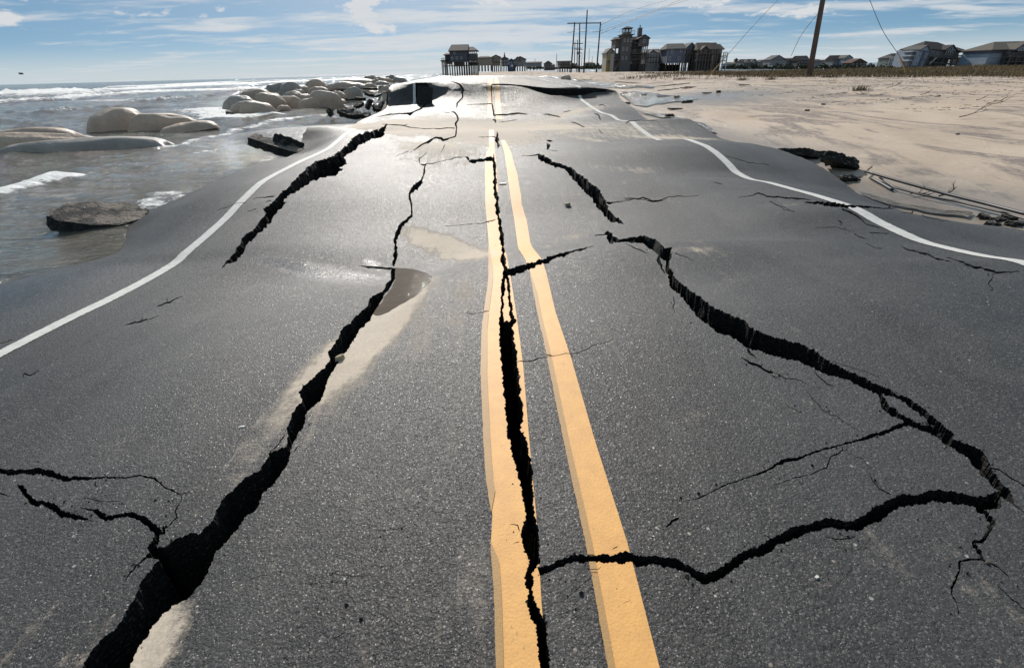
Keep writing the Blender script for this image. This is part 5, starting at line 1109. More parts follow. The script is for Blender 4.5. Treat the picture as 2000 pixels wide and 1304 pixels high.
# ------------------------------------------------------------------ houses
def house(name, label, px0, py0, D, spec, cat='house', lean=0., group='beach houses in the distance', yaw=0.):
    o3 = fwd(px0, py0, D); sx = D/(F*1.138); sz = D/(F*1.295)
    rt = empty(name, tuple(o3), -YAW+yaw); rt.rotation_euler = (0, lean, -YAW+yaw); tag(rt, label, cat, group)
    X = lambda x: (x-px0)*sx
    Zc = lambda y: (py0-y)*sz
    walls = {}
    e = D*.00006
    for it in spec:
        k = it[0]
        if k == 'w':      # wall x0,x1,ytop,ybot,y0,y1,mat
            _, x0, x1, yt, yb, y0, y1, m = it; z0 = Zc(yb)-(1.5 if yb >= py0-.5 else 0)
            MB().box(X(x0), X(x1), y0, y1, z0, Zc(yt)).build('wall', SID[m], rt)
        elif k == 'h':    # roof: eaves x0,x1, ye; ridge rx0,rx1,yr
            _, x0, x1, ye, rx0, rx1, yr, y0, y1, m = it; ov = .35; x0, x1, rx0, rx1 = X(x0)-ov, X(x1)+ov, X(rx0), X(rx1); ze, zr = Zc(ye), Zc(yr); ym = (y0+y1)/2; y0 -= ov; y1 += ov
            if rx0 <= x0+ov+.01: rx0 = x0
            if rx1 >= x1-ov-.01: rx1 = x1
            MB().add([(x0,y0,ze),(x1,y0,ze),(x1,y1,ze),(x0,y1,ze),(rx0,ym,zr),(rx1,ym,zr),(x0,y0,ze-.22),(x1,y0,ze-.22),(x1,y1,ze-.22),(x0,y1,ze-.22)],
                     [(0,1,5,4),(2,3,4,5),(1,2,5),(3,0,4),(9,8,7,6),(6,7,1,0),(7,8,2,1),(8,9,3,2),(9,6,0,3)]).build('roof', ROOF[m], rt)
        elif k == 'g':    # gable facing the camera: x0,x1,ye,yr,y0,y1,roofmat,wallmat
            _, x0, x1, ye, yr, y0, y1, m, wm = it; ov = .35; a0, a1 = X(x0), X(x1); xm = (a0+a1)/2; ze, zr = Zc(ye), Zc(yr); sl = (zr-ze)/(xm-a0)
            MB().prism([(a0, ze-.3), (a1, ze-.3), (a1, ze), (xm, zr), (a0, ze)], y0, y1).build('gable_wall', SID[wm], rt)
            MB().prism([(a0-ov, ze-ov*sl), (xm, zr), (a1+ov, ze-ov*sl), (a1+ov, ze-ov*sl+.28), (xm, zr+.28), (a0-ov, ze-ov*sl+.28)], y0-ov, y1+ov).build('roof', ROOF[m], rt)
        elif k == 'n':    # windows: list of centres
            _, L, w, h_, y0 = it
            for (cx, cy) in L:
                hw, hh = w*sx/2, h_*sz/2; x, z = X(cx), Zc(cy); tk = .09
                fr_ = MB().box(x-hw-tk, x+hw+tk, y0-.07, y0+.02, z+hh, z+hh+tk).box(x-hw-tk, x+hw+tk, y0-.09, y0+.02, z-hh-tk, z-hh).box(x-hw-tk, x-hw, y0-.07, y0+.02, z-hh, z+hh).box(x+hw, x+hw+tk, y0-.07, y0+.02, z-hh, z+hh).build('window', M_TRIM, rt)
                MB().box(x-hw, x+hw, y0-.03, y0+.02, z-hh, z+hh).build('pane', M_GLASS, fr_)
        elif k == 'd':    # deck x0,x1,y,ya,yb with railing
            _, x0, x1, yy, y0, y1, m = it; a0, a1 = X(x0), X(x1); z = Zc(yy); mt = M_TRIM if m == 'white' else M_DECK
            dk = MB().box(a0, a1, y0, y1, z-.25, z).build('deck', M_DECK, rt)
            b = MB(); b.box(a0, a1, y0, y0+.08, z+.95, z+1.05); n = max(2, int((a1-a0)/1.2))
            for q in range(n+1): xx = a0+(a1-a0-.1)*q/n; b.box(xx, xx+.1, y0, y0+.08, z, z+.95)
            for q in range(n*4): xx = a0+(a1-a0)*(q+.5)/(n*4); b.box(xx, xx+.04, y0+.02, y0+.06, z+.1, z+.95)
            b.box(a0, a0+.08, y0+.08, y1, z+.95, z+1.05); b.box(a1-.08, a1, y0+.08, y1, z+.95, z+1.05); b.build('railing', mt, dk)
        elif k == 'p':    # piles
            _, x0, x1, n, yt, yb, y0, y1, m = it; mt = {'pile': M_PILE, 'white': M_TRIM, 'deck': M_DECK}[m]
            for q in range(n):
                for yy in ((y0, y1) if y1 is not None else (y0,)):
                    xx = X(x0)+(X(x1)-X(x0))*q/max(1, n-1); MB().box(xx-.15, xx+.15, yy-.15, yy+.15, Zc(yb)-1.2, Zc(yt)).build('pile', mt, rt)
        elif k == 's':    # stairs
            _, x0, yb, x1, yt, y0, m = it; b = MB(); A, B2 = (X(x0), Zc(yb)), (X(x1), Zc(yt)); n = 10
            for q in range(n):
                t = q/n; xx = A[0]+(B2[0]-A[0])*t; zz = A[1]+(B2[1]-A[1])*t; ww = abs(B2[0]-A[0])/n; b.box(xx, xx+ww*1.05, y0-1.2, y0, zz-.02*q, zz+.12)
            b.box(min(A[0], B2[0])-.05, min(A[0], B2[0])+.05, y0-1.25, y0-1.15, min(A[1], B2[1]), min(A[1], B2[1])+1.0); b.build('stairs', M_TRIM if m == 'white' else M_DECK, rt)
        elif k == 'c':    # chimney x0,x1,yt,yb,y0,y1
            _, x0, x1, yt, yb, y0, y1, m = it; ch = MB().box(X(x0), X(x1), y0, y1, Zc(yb), Zc(yt)).build('chimney', SID[m], rt)
            xm = (X(x0)+X(x1))/2; MB().tube([(xm, (y0+y1)/2, Zc(yt)), (xm, (y0+y1)/2, Zc(yt)+.9)], .22, 8).build('flue', M_STEEL, ch)
    return rt
def kx(*a): return [840+v/6.653 for v in a]
def zx(*a): return [1150+v/6.667 for v in a]
# stilt house at the left end of the row
house('stilt_house', 'dark slate blue house high on many piles, leftmost house above the surf', 898, 142.5, 190, [
 ('w',880.6,915,99.5,121,0,9,'slate'),('h',880.6,915,99.8,883,915,87.2,-.3,9.3,'dark'),('w',889,905,121,130,.6,5,'tan'),('n',[(890,104),(885,114),(894,114),(903,114)],2.2,4,0),
 ('w',870.5,880.6,107,124.5,1.5,8,'dgrey'),('h',870,881,106.5,872,881,103,1.3,8.2,'dark'),('d',864.5,873,120,-.5,3,'deck'),('p',865,872,2,119,143,-.3,3,'white'),('h',864.5,873,118,866,873,116.5,-.5,2,'dark'),
 ('h',916.5,933.5,100,918,926,92.3,.5,8,'dark'),('p',918,932.5,5,100,106,.8,None,'white'),('w',917,933,106,120,.4,8,'dgrey'),('d',916,934,122,-1.5,.4,'deck'),('w',917,932,122,129,.8,7,'dgrey'),
 ('p',870,932,14,121,143.5,0,8,'pile'),('d',868,934,128,-1.5,.5,'deck')])
def small(name, label, x0, x1, yt, ye, yb, D, wall, roof, kind='h', wins=3, rows=2, piles=False, depth=9., deck=False, ext=()):
    xm = (x0+x1)/2; w = x1-x0; sp = []
    bot = yb-(yb-ye)*.25 if piles else yb
    sp.append(('w', x0, x1, ye, bot, 0, depth, wall))
    sp.append(('h', x0, x1, ye, x0+w*.22, x1-w*.22, yt, 0, depth, roof) if kind == 'h' else (('h', x0, x1, ye, x0, x1, yt, 0, depth, roof) if kind == 'x' else ('g', x0, x1, ye, yt, 0, depth, roof, wall)))
    if piles: sp.append(('p', x0+w*.06, x1-w*.06, 5, bot, yb, .3, depth-.5, 'pile'))
    L = [(x0+w*(i+.5)/wins+w*.02*((i*7+r*3) % 3-1), ye+(bot-ye)*(r+.5)/rows) for i in range(wins) for r in range(rows)]
    sp.append(('n', L, min(w/wins*.32, 2.2), min((bot-ye)/rows*.42, 4), 0))
    if deck: sp.append(('d', x0+w*.1, x1, ye+(bot-ye)*.52, -2, 0, 'white' if deck == 2 else 'deck'))
    sp += list(ext); return house(name, label, xm, yb, D, sp)
small('row_house', 'tan siding house right behind the dark stilt house', 933, 960.5, 109.5, 113, 133, 215, 'tan', 'dark', 'h', 5, 2, True)
small('row_house', 'cream yellow house with a deck, third in the left row', 960.5, 978, 109, 113, 134, 225, 'cream', 'brown', 'g', 3, 3, True, deck=True)
small('row_house', 'dark house with a square chimney in the left row', 979, 993, 112, 116, 134, 245, 'dgrey', 'dark', 'g', 3, 2, True, ext=(('c',984.5,987.5,107.5,116,3,5,'dgrey'),))
small('row_house', 'bright blue house behind the walking people', 993, 1005, 116, 119.5, 134, 265, 'blue', 'grey', 'g', 3, 2, deck=2)
small('row_house', 'grey house with white stairs at the right end of the left row', 1005, 1027, 111.5, 117, 134, 255, 'grey', 'grey', 'g', 4, 3, True, ext=(('g',1006,1015,117,112,-.8,4,'grey','grey'),('s',1029,133,1022,126,-.3,'white')))
small('cottage', 'long low grey cottage with dark roof far beyond the road', 1028, 1058, 120.5, 123, 133.5, 330, 'grey', 'dark', 'x', 6, 1, True)
small('cottage', 'small dark gabled cottage right of the long low one', 1064, 1077.5, 120, 124.5, 132.5, 340, 'dgrey', 'dark', 'g', 3, 2)
small('cottage', 'tiny dark cottage beside the small gabled one', 1077.5, 1084, 125, 127.5, 132.5, 360, 'dgrey', 'dark', 'h', 2, 1)
small('stilt_cabin', 'boxy grey cabin raised on stilts left of the pole frame', 1092, 1114, 118.6, 120.2, 136, 240, 'tower', 'dark', 'x', 5, 2, True, deck=True)
small('cottage', 'low green roofed cottage seen between the frame poles', 1143, 1162, 121.5, 124, 131, 420, 'green', 'dark', 'h', 4, 1)
small('yellow_house', 'pale gabled house with yellow bands left of the tower house', 1183, 1199.5, 96, 104, 133.5, 215, 'cream', 'grey', 'g', 3, 3, ext=(('w',1184,1199,110.5,113,-.15,0,'yellow'),('w',1184,1199,116.5,119.2,-.15,0,'yellow'),('w',1184,1189,127,134,-.15,0,'yellow'),('d',1184,1198,121,-1.5,0,'white')))
# tower house
house('tower_house', 'tall weathered grey house with a lantern tower and a chimney', 1231, 136, 200, [
 ('w',1209,1228.5,70,136,-1.2,4,'tower'),('d',1206.5,1231,69.5,-2.6,5,'white'),('w',1213.5,1226.5,65,70,-.6,3,'dgrey'),('p',1214.2,1226,3,57.5,65,-.5,2.8,'deck'),('h',1213,1227,57.6,1218.5,1221.5,54,-.9,3.2,'dark'),
 ('w',1199,1209.5,77,94,.5,8,'tower'),('h',1198.8,1210,77.5,1200,1210,72.5,.2,8,'dark'),('p',1200,1207,2,94,104,1,7,'deck'),('w',1199,1210,104,136,1.5,8,'dgrey'),('d',1198,1209,116,-1.0,1.5,'deck'),
 ('w',1228,1249,93,126,.5,9,'tower'),('h',1227,1246,86,1228,1246,72.3,.6,9,'dark'),('h',1229,1243,93.5,1231,1243,79,-1.0,5,'dark'),
 ('w',1242,1260,78,92.5,-1.8,7,'tower'),('g',1242,1260,78,72.3,-1.8,7,'dark','tower'),('c',1243.5,1250.5,57,76,2,4,'tower'),
 ('p',1247,1258,4,92.5,136,-1.5,6,'deck'),('d',1228,1260,105,-2.6,.5,'deck'),('w',1228,1248,106,113,.3,3,'dgrey'),('d',1228,1260,116,-2.6,.5,'deck'),('w',1216,1258,126,136.5,.4,9,'dgrey'),
 ('p',1218,1258,9,126,136.5,-.4,None,'pile'),('n',[(1214.5,80.5),(1221,80.5),(1227,80.5),(1213,97),(1220,97),(1213,114),(1220,114)],1.6,5,-1.2),('n',[(1251,83)],3,5,-1.8),('n',[(1236.5,100),(1232,122)],3,5,.5),
 ('s',1199,136,1209,116,-1.0,'deck')])
house('white_house', 'white porch house with blue trim between the tower house and the blue grey house', 1279, 133.5, 205, [
 ('w',1258,1287,103,134,0,8,'white'),('h',1258,1287,104,1270,1284,96,0,8,'tan'),('h',1275,1300,104.5,1276,1290,95.5,1.5,9,'tan'),('g',1263,1277,105,99.5,-1.4,2,'grey','lblue'),('w',1287,1299.5,104.5,109,1.8,8,'brown'),('p',1288,1299,3,109,133,2,7,'deck'),
 ('d',1258,1287,112,-1.6,0,'white'),('d',1258,1287,121,-1.6,0,'white'),('p',1259,1286,6,105,121,-1.4,None,'white'),('w',1286,1300,124,134,1.2,7,'brown'),('d',1286,1300,117,.2,1.6,'deck'),
 ('n',[(1262,108),(1268,105),(1281,108),(1285,108),(1262,117),(1268,117),(1274,117),(1280,117),(1285,117)],2.0,4.4,0),('s',1254,133,1262,122,-.6,'white'),('s',1284,133,1278,124,-1.8,'white')])
house('blue_grey_house', 'blue grey two storey house with white corner trim raised on posts', 1318, 133, 195, [
 ('w',1300,1334.5,95.5,123.5,0,9,'bgrey'),('h',1299,1335,96,1304,1352,85.2,0,9,'grey'),('w',1334.5,1352,97,116,1.5,9,'grey'),('g',1336,1358,96.5,86.5,1.0,8,'grey','bgrey'),('w',1334.1,1334.9,95.5,123.5,-.1,0,'white'),('w',1299.8,1300.4,95.5,123.5,-.1,0,'white'),('w',1300,1335,123,124,-.1,0,'white'),
 ('d',1335,1360,105.5,-1.6,1.5,'deck'),('p',1336,1359,5,97,133,-1.4,None,'deck'),('p',1301,1352,9,124,134,.5,8,'pile'),('p',1303,1350,12,124,134,3.5,6,'pile'),('w',1312,1340,126.5,134,8.2,8.4,'brown'),('w',1335,1352,116,124,2.2,8,'grey'),('n',[(1309,101.2),(1326.5,99.8),(1306,115),(1324.5,115)],2.7,6,0),('n',[(1339,100),(1349,100),(1337,114),(1347,114)],2.4,5,1.5)])
house('brown_house', 'dark brown shingled house with stepped roofs right of the blue grey house', 1382, 135, 190, [
 ('w',1359,1385,98,136,0,9,'brown'),('w',1385,1400,96,136,1.2,9,'brown'),('w',1400,1410,99,136,2.2,9,'brown'),('h',1358,1385,97,1362,1385,83,0,9,'brown'),('h',1385,1400,97,1386,1400,83.5,1.0,9,'brown'),('h',1400,1411.5,97,1401,1411,86.5,2.0,9,'brown'),('g',1362,1376,98.5,92,-1.3,2,'brown','dgrey'),
 ('d',1354,1400,105,-2.2,0,'deck'),('d',1354,1392,117,-2.2,0,'deck'),('p',1355,1399,9,99,136,-2,None,'deck'),('d',1406,1415,110,-1,3,'white'),('d',1404,1415,119.5,-1,3,'white'),('p',1407,1414.5,2,105,136,-.9,None,'white'),
 ('n',[(1365,101),(1368.5,101),(1372,101)],2.2,4.6,-1.32),('n',[(1388,100.5),(1395,111),(1388,124)],2.2,4.5,1.2),('n',[(1403,101),(1407.5,101)],2,4,2.2),('s',1352,120,1360,108,-1.2,'deck')])
MB().box(0, 0, 0, 0, 0, 0) if False else None
p_ = fwd(1389.5, 135, 170); o = MB().tube([(0, 0, -1), (0, 0, 27*170/(F*1.295))], .17, 8).build('wooden_post', M_WOODG, None, True); o.location = tuple(p_); tag(o, 'short bare grey post standing in front of the brown house', 'post')
# the row beyond the dune grass
rows = [('cottage','tiny grey roofed cottage right of the brown house',1418,1435,121.5,125,130,380,'lblue','grey','h'),('cottage','dark cottage with two gables beyond the dune',1449,1478,115.5,122,130,360,'white','dark','x'),('cottage','small grey gabled cottage beyond the dune',1481,1499,117.5,122,130,420,'grey','dark','g'),
 ('cottage','big grey gabled cottage beyond the dune grass',1502,1531,109,117,131.5,330,'grey','grey','g'),('cottage','narrow pale green flat roofed cottage',1532,1550,113.3,115.5,130,340,'green','tan','x'),('cottage','dark roofed cottage left of the leaning utility pole',1556,1578,109,118,130,330,'dgrey','dark','x'),('cottage','grey cottage just right of the leaning utility pole',1588,1606,115.8,119,129,380,'grey','dark','h'),
 ('cottage','low grey cottage between the pole and the blue cottage',1607,1625,116.5,120,129,390,'tan','grey','h'),('cottage','wide grey cottage with a pale blue gable end',1624,1647,108,117,130,350,'grey','dark','x'),('cottage','pale blue gabled cottage with small windows',1645,1661,108.5,114,130,345,'lblue','grey','g'),('cottage','low cottage with rust red gabled roof',1660,1690,115.5,123,133,330,'brown','red','g'),
 ('beach_house','pale green house with a white porch left of the leaning house',1736,1775,104,113,133,250,'green','dark','h'),('cottage','grey gabled cottage right behind the leaning house',1873,1888,112,119,134,330,'grey','dark','g'),('cottage','tan flat fronted cottage between the two large right hand houses',1887,1905,114.5,119,134,330,'tan','dark','x'),('cottage','dark hip roofed cottage left of the block walled house',1904,1924,111.5,118,134,320,'dgrey','dark','h')]
for i, (nm, lab, x0, x1, yt, ye, yb, D, wl, rf, kd) in enumerate(rows):
    ext = (('d',1727,1737,116,-1.5,3,'white'),('p',1728,1736,3,110,133,-1.4,None,'white'),('d',1727,1740,124,-1.5,3,'white')) if 'pale green house' in lab else ((('g',1452,1462,122,117,-1,3,'dark','white'),('g',1464,1474,122,117,-1,3,'dark','white')) if 'two gables' in lab else ())
    small(nm, lab, x0, x1, yt, ye, yb+1, D, wl, rf, kd, 4 if x1-x0 > 20 else 3, 2, kd == 'g', ext=ext, deck=(i % 4 == 1))
house('chapel', 'tiny chapel like building with a pointed cupola beyond the dune', 1440, 130, 400, [('w',1434,1447,124,131,0,9,'brown'),('h',1433,1448,124,1439,1442,119.5,0,9,'brown'),('w',1438.5,1442.5,117,121,3,6,'brown'),('h',1438,1443,117,1440,1440.5,113.5,3,6,'dark')])
house('leaning_house', 'large grey beach house visibly leaning right with wrecked decks', 1815, 136, 200, [
 ('w',1771,1781,101,137,-2,9,'lblue'),('w',1781,1793,99,137,-2.6,9,'bgrey'),('w',1790,1860,97,112,0,11,'grey'),('w',1796,1850,112,137,1,11,'dgrey'),('g',1772,1788,101,94,-2.7,6,'grey','lblue'),
 ('h',1785,1862,97.5,1806,1832,80.5,0,11,'dark'),('g',1824,1845,97,88.5,-1.6,4,'dark','grey'),('h',1846,1876,96.5,1853,1866,88,-1,8,'dark'),('d',1848,1872,110.5,-1,6,'deck'),('p',1871,1872,1,96,110,-.8,5,'white'),('d',1792,1862,112,-3,0,'deck'),('d',1792,1858,122,-3,0,'deck'),('d',1790,1856,130,-3,0,'deck'),
 ('p',1793,1870,9,112,137,-2.8,None,'deck'),('n',[(1803,102),(1813,102),(1851,103)],3,6,0),('n',[(1829,103),(1833.5,103),(1838,103),(1834,95)],3.4,5,-1.6),('n',[(1776,113),(1776,127)],2,4.5,-2),('n',[(1786,112),(1786,128)],2.4,7,-2.6),
 ('w',1764,1771,104,106.5,-1,5,'white'),('w',1764,1771,112,114.5,-1,5,'white'),('w',1763,1771,121,124,-1,5,'white'),('p',1765,1770,2,104,137,-.8,None,'deck'),('s',1797,128,1806,113,-2.2,'white')], lean=R_(5.5))
house('large_house', 'large lavender blue house with a block ground floor at the right frame edge', 1975, 137, 185, [
 ('w',1912,1946,123,138,-.4,11,'block'),('w',1919,1945,96,104,0,11,'bgrey'),('w',1918,1945,104,123,0,11,'lblue'),('w',1945,2060,97,138,-2,11,'dgrey'),('h',1917,2062,96.5,1945,2040,80.5,-1,11,'tan'),('g',1950,1976,97,86,-3.2,6,'tan','bgrey'),('g',1978,2008,97,83,-3.4,6,'tan','bgrey'),
 ('n',[(1930,113),(1939,113)],1.6,5,0),('n',[(1957,97),(1962,97),(1967,97)],3,6,-3.2),('n',[(1985,96),(1991,96),(1997,96)],3,6,-3.4),('d',1936,2060,110,-4.5,-2,'deck'),('d',1938,2060,120,-4.5,-2,'deck'),('p',1940,2055,9,108,137,-4.3,None,'deck'),('n',[(1955,114),(1968,114),(1982,114),(1995,114)],5,6,-2)], lean=0)

# ------------------------------------------------------------------ people on the far road
def person(px, py, D, label, legs, arms, top_c, trouser_c, pack=False):
    P = fwd(px, py, D); me = bpy.data.meshes.new('person')
    sp = legs
    V = [(0,0,.95),(0,0,1.18),(0,0,1.42),(0,0,1.52),(0,.0,1.60),(0,.0,1.70), (.09,0,.90),(.11,sp,.50),(.12,sp*1.6,.08),(.13,sp*1.6-.14,.03), (-.09,0,.90),(-.11,-sp,.50),(-.12,-sp*1.6,.08),(-.13,-sp*1.6-.14,.03), (.19,0,1.40),(.26,arms,1.12),(.27,arms-.10,.88), (-.19,0,1.40),(-.26,-arms,1.12),(-.27,-arms-.10,.88)]
    E_2 = [(0,1),(1,2),(2,3),(3,4),(4,5),(0,6),(6,7),(7,8),(8,9),(0,10),(10,11),(11,12),(12,13),(2,14),(14,15),(15,16),(2,17),(17,18),(18,19)]
    RD = [.15,.14,.15,.06,.10,.095,.09,.065,.045,.04,.09,.065,.045,.04,.065,.05,.04,.065,.05,.04]
    me.from_pydata(V, E_2, []); o = bpy.data.objects.new('person', me); C.objects.link(o); o.location = tuple(P); o.rotation_euler = (0, 0, -YAW+rnd.uniform(-.3, .3))
    md = o.modifiers.new('skin', 'SKIN')
    if not me.skin_vertices: 
        bpy.context.view_layer.objects.active = o
        bm = bmesh.new(); bm.from_mesh(me); bm.verts.layers.skin.verify(); bm.to_mesh(me); bm.free()
    for i, r in enumerate(RD): me.skin_vertices[0].data[i].radius = (r, r*.8); 
    me.skin_vertices[0].data[0].use_root = True
    s2 = o.modifiers.new('sub', 'SUBSURF'); s2.levels = 1; s2.render_levels = 1
    m, t, b = mat('clothed_figure', top_c, .85); sp_ = t.new('ShaderNodeSeparateXYZ'); t.link(obj_co(t), sp_.inputs[0])
    c_ = t.mix(t.ramp(sp_.outputs[2], .93, .95), trouser_c, top_c); c_ = t.mix(t.ramp(sp_.outputs[2], 1.49, 1.51), c_, (.28, .17, .12)); t.link(c_, b.inputs['Base Color']); me.materials.append(m)
    hm = MB(); 
    for k in range(1): 
        Vv = []; Ff = []; n = 10
        for i in range(6):
            for j in range(n): a = math.pi*.55*i/5; q = 2*math.pi*j/n; Vv.append((.108*math.sin(a)*math.cos(q), .01+.112*math.sin(a)*math.sin(q), 1.68+.115*math.cos(a)))
        for i in range(5):
            for j in range(n): Ff.append((i*n+j, (i+1)*n+j, (i+1)*n+(j+1) % n, i*n+(j+1) % n))
        hm.add(Vv, Ff)
    hm.build('hair', M_POLED, o, True)
    tag(o, label, 'person', 'people walking on the far road'); return o
for q in [(993.3,139,150,'person in black standing leftmost of the group on the far road',.04,.02,(.02,.02,.022),(.02,.02,.025)),(998,139,152,'person in pale blue top, second from left on the far road',.06,.05,(.16,.24,.42),(.05,.06,.09)),(1000.8,139,149,'person in a light shirt in the middle of the far group',.05,.04,(.42,.44,.52),(.08,.09,.14)),
          (1005,139,148,'tall person in a black coat right of the middle of the far group',.07,.03,(.018,.018,.02),(.02,.02,.025)),(1007.2,138.8,153,'person in dark grey close beside the black coated one',.05,.02,(.05,.05,.055),(.03,.03,.04)),(1010.8,138.6,156,'person in a dark blue jacket, rightmost on the far road',.06,.05,(.05,.07,.13),(.025,.025,.03))]: person(*q)
# gull over the surf
P = fwd(41, 145, 60); mb = MB(); mb.tube([(-.22,0,0),(-.08,0,.02),(.12,0,.01),(.26,0,-.01)], [.01,.06,.055,.015], 8)
for s_ in (-1, 1): mb.add([(.08,0,.03),(-.08,0,.03),(-.06,s_*.35,.14),(.06,s_*.35,.15),(-.04,s_*.68,.05),(.0,s_*.7,.05)], [(0,1,2,3),(3,2,4,5)])
o = mb.build('gull', M_POLED, None, True); o.location = tuple(P); o.rotation_euler = (0, 0, .4); tag(o, 'small dark gull flying low over the surf at the left', 'bird')

# ------------------------------------------------------------------ dune grass, shrubs, litter
def blades(name, Pn, hgt, wid, lean, mats, mi, curve=.5):
    n = len(Pn); base = np.column_stack([Pn[:, 0], Pn[:, 1], gzv(Pn[:, 0], Pn[:, 1])-.03]); a = rng.uniform(0, 2*math.pi, n)
    side = np.column_stack([np.cos(a), np.sin(a), np.zeros(n)])*wid[:, None]; b = rng.uniform(0, 2*math.pi, n); l = rng.uniform(.1, 1, n)*lean
    ld = np.column_stack([np.cos(b)*l, np.sin(b)*l, np.zeros(n)]); up = np.array([0, 0, 1.])
    m1 = base+(ld*.35+up*.62)*hgt[:, None]; t1 = base+(ld+up*(1-.35*l[:, None]))*hgt[:, None]
    V = np.stack([base-side, base+side, m1+side*.7, m1-side*.7, t1], 1).reshape(-1, 3); k = np.arange(n)*5
    T3 = np.concatenate([np.stack([k, k+1, k+2], 1), np.stack([k, k+2, k+3], 1), np.stack([k+3, k+2, k+4], 1)]); m3 = np.tile(mi, 3)
    return np_mesh(name, V, T3, mats, mi=m3, smooth=False)
M_G1, _, _ = mat('dune_grass_green', (.075, .075, .032), .7, .3); M_G2, _, _ = mat('dune_grass_tan', (.24, .17, .085), .8, .2); M_G3, _, _ = mat('dune_grass_rust', (.12, .07, .042), .8, .2)
GP = []
tries = 0
Xc = rng.uniform(12, 150, 420000); Yc = rng.uniform(14, 80, 420000)
pxp = lambda X, Y, Z: None
def proj_np(X, Y, Z):
    v = np.column_stack([X, Y, Z-CAMH]); d = v @ CF; return 1000+F*(v @ CR)/d, 652-F*(v @ CU)/d
Zc_ = gzv(Xc, Yc); PX, PY = proj_np(Xc, Yc, Zc_)
front = 27+5*np.sin(Xc*.11+1)+3*np.sin(Xc*.37)+2.5*np.sin(Xc*1.1+.7*np.sin(Xc*2.3))+(1-sst((Xc-12)/12))*20
dens = sst((Yc-front)/11)**1.5; clump = .5+.5*np.sin(Xc*.8+np.sin(Yc*.6)*2)*np.sin(Yc*.7+Xc*.3)
m_ = (rng.uniform(0, 1, len(Xc)) < dens*(.45+.55*clump)*(60/(np.maximum(Yc, 30)+20))) | ((rng.uniform(0, 1, len(Xc)) < .035*clump**3) & (Yc > front-9))
m_ &= (PX < 2060) & (Xc > 11) & (rng.uniform(0, 1, len(Xc)) < sst((PX-1200)/260+.25*np.sin(Yc*.35)+.2*np.sin(Xc*.9))) & (PX > 1200)
Pn = np.column_stack([Xc, Yc])[m_]; n = len(Pn); print('blades', n)
hg = rng.uniform(.12, .44, n)*(.55+.7*clump[m_])*(.45+.55*dens[m_]); mi = np.where(rng.uniform(0, 1, n) < .25+.5*clump[m_]*(.5+.5*np.sin(Xc[m_]*.23)), 0, rng.choice([1, 2], n))
tag(blades('dune_grass', Pn, hg, rng.uniform(.006, .014, n)*(Pn[:, 1]/28)**.7, .8, [M_G1, M_G2, M_G3], mi), 'band of green and rust dune grass along the back of the beach', 'grass', kind='stuff')
# tufts in front as individuals
for (px, py, w, lab) in [(1448,157,.9,'grass tuft isolated on sand below the left end of the grass band'),(1622,152,1.2,'wispy grass tuft right of the leaning pole foot'),(1505,156,.8,'low grass tuft left of the leaning pole foot'),(1680,177,.7,'sparse tuft on the bare sand below the grass band'),(1330,156,1.6,'dark shrubby tuft on the far sand before the houses')]:
    P = on_ground(px, py); k = 160; q = np.clip(rng.normal(0, w*.22, (k, 2)), -w*.42, w*.42)+P[:2]
    tag(blades('grass_tuft', q, rng.uniform(.1, .34, k), np.full(k, .008), 1.1, [M_G1, M_G2, M_G3], rng.choice([0, 1, 2], k)), lab, 'grass tuft', 'grass tufts on the bare sand')
# wrack and twigs
m_ = (PX > 1150) & (PX < 2060) & (PY < 236) & (PY > 150); L_ = np.column_stack([Xc, Yc])[m_]; dY = L_[:, 1]
sel = rng.uniform(0, 1, len(L_)) < .16*np.exp(-((dY-21)/9)**2)*(.2+1.6*(np.sin(L_[:, 0]*.35+dY*1.9) > .45)); L_ = L_[sel][:5200]; k = len(L_)
zb = gzv(L_[:, 0], L_[:, 1])+.012; a = rng.normal(0, .9, k)+rng.choice([0, 1.2], k, p=[.8, .2]); ln_ = rng.uniform(.03, .2, k); dv = np.column_stack([np.cos(a), np.sin(a), rng.uniform(-.05, .35, k)**2])*ln_[:, None]/2; wv = np.column_stack([-np.sin(a), np.cos(a), np.full(k, .9)])*.005
c0 = np.column_stack([L_, zb+np.abs(dv[:, 2])]); V = np.stack([c0-dv-wv, c0+dv-wv, c0+dv+wv, c0-dv+wv], 1).reshape(-1, 3); q4 = np.arange(k)[:, None]*4+np.arange(4)
tag(np_mesh('storm_wrack', V, q4, [M_PILE], smooth=False), 'thin scattered wrack of stems and twigs across the upper beach', 'wrack', kind='stuff')
def twig(px, py, L, lab, seed):
    r = random.Random(seed); P = on_ground(px, py); mb = MB()
    def br(p, d, l, rad, lev):
        pts_ = [p]; q = Vector(p); dd = Vector(d)
        for i in range(5): dd = (dd+Vector((r.uniform(-.35, .35), r.uniform(-.3, .3), r.uniform(-.22, .22)))).normalized(); q = q+dd*l/5; q.z = max(q.z, .01); pts_.append(tuple(q))
        mb.tube(pts_, [rad*(1-.15*i) for i in range(6)], 5)
        if lev < 2:
            for k in (2, 3, 4): br(pts_[k], (dd.x+r.uniform(-.9, .9), dd.y+r.uniform(-.7, .7), abs(r.uniform(.1, 1.0))), l*.45, rad*.55, lev+1)
    L *= .55; br((-L/2, 0, .03), (1, r.uniform(-.2, .2), .12), L, .012, 0)
    o = mb.build('driftwood_branch', M_PILE, None, True); o.location = tuple(P); tag(o, lab, 'branch', 'dead branches washed onto the beach')
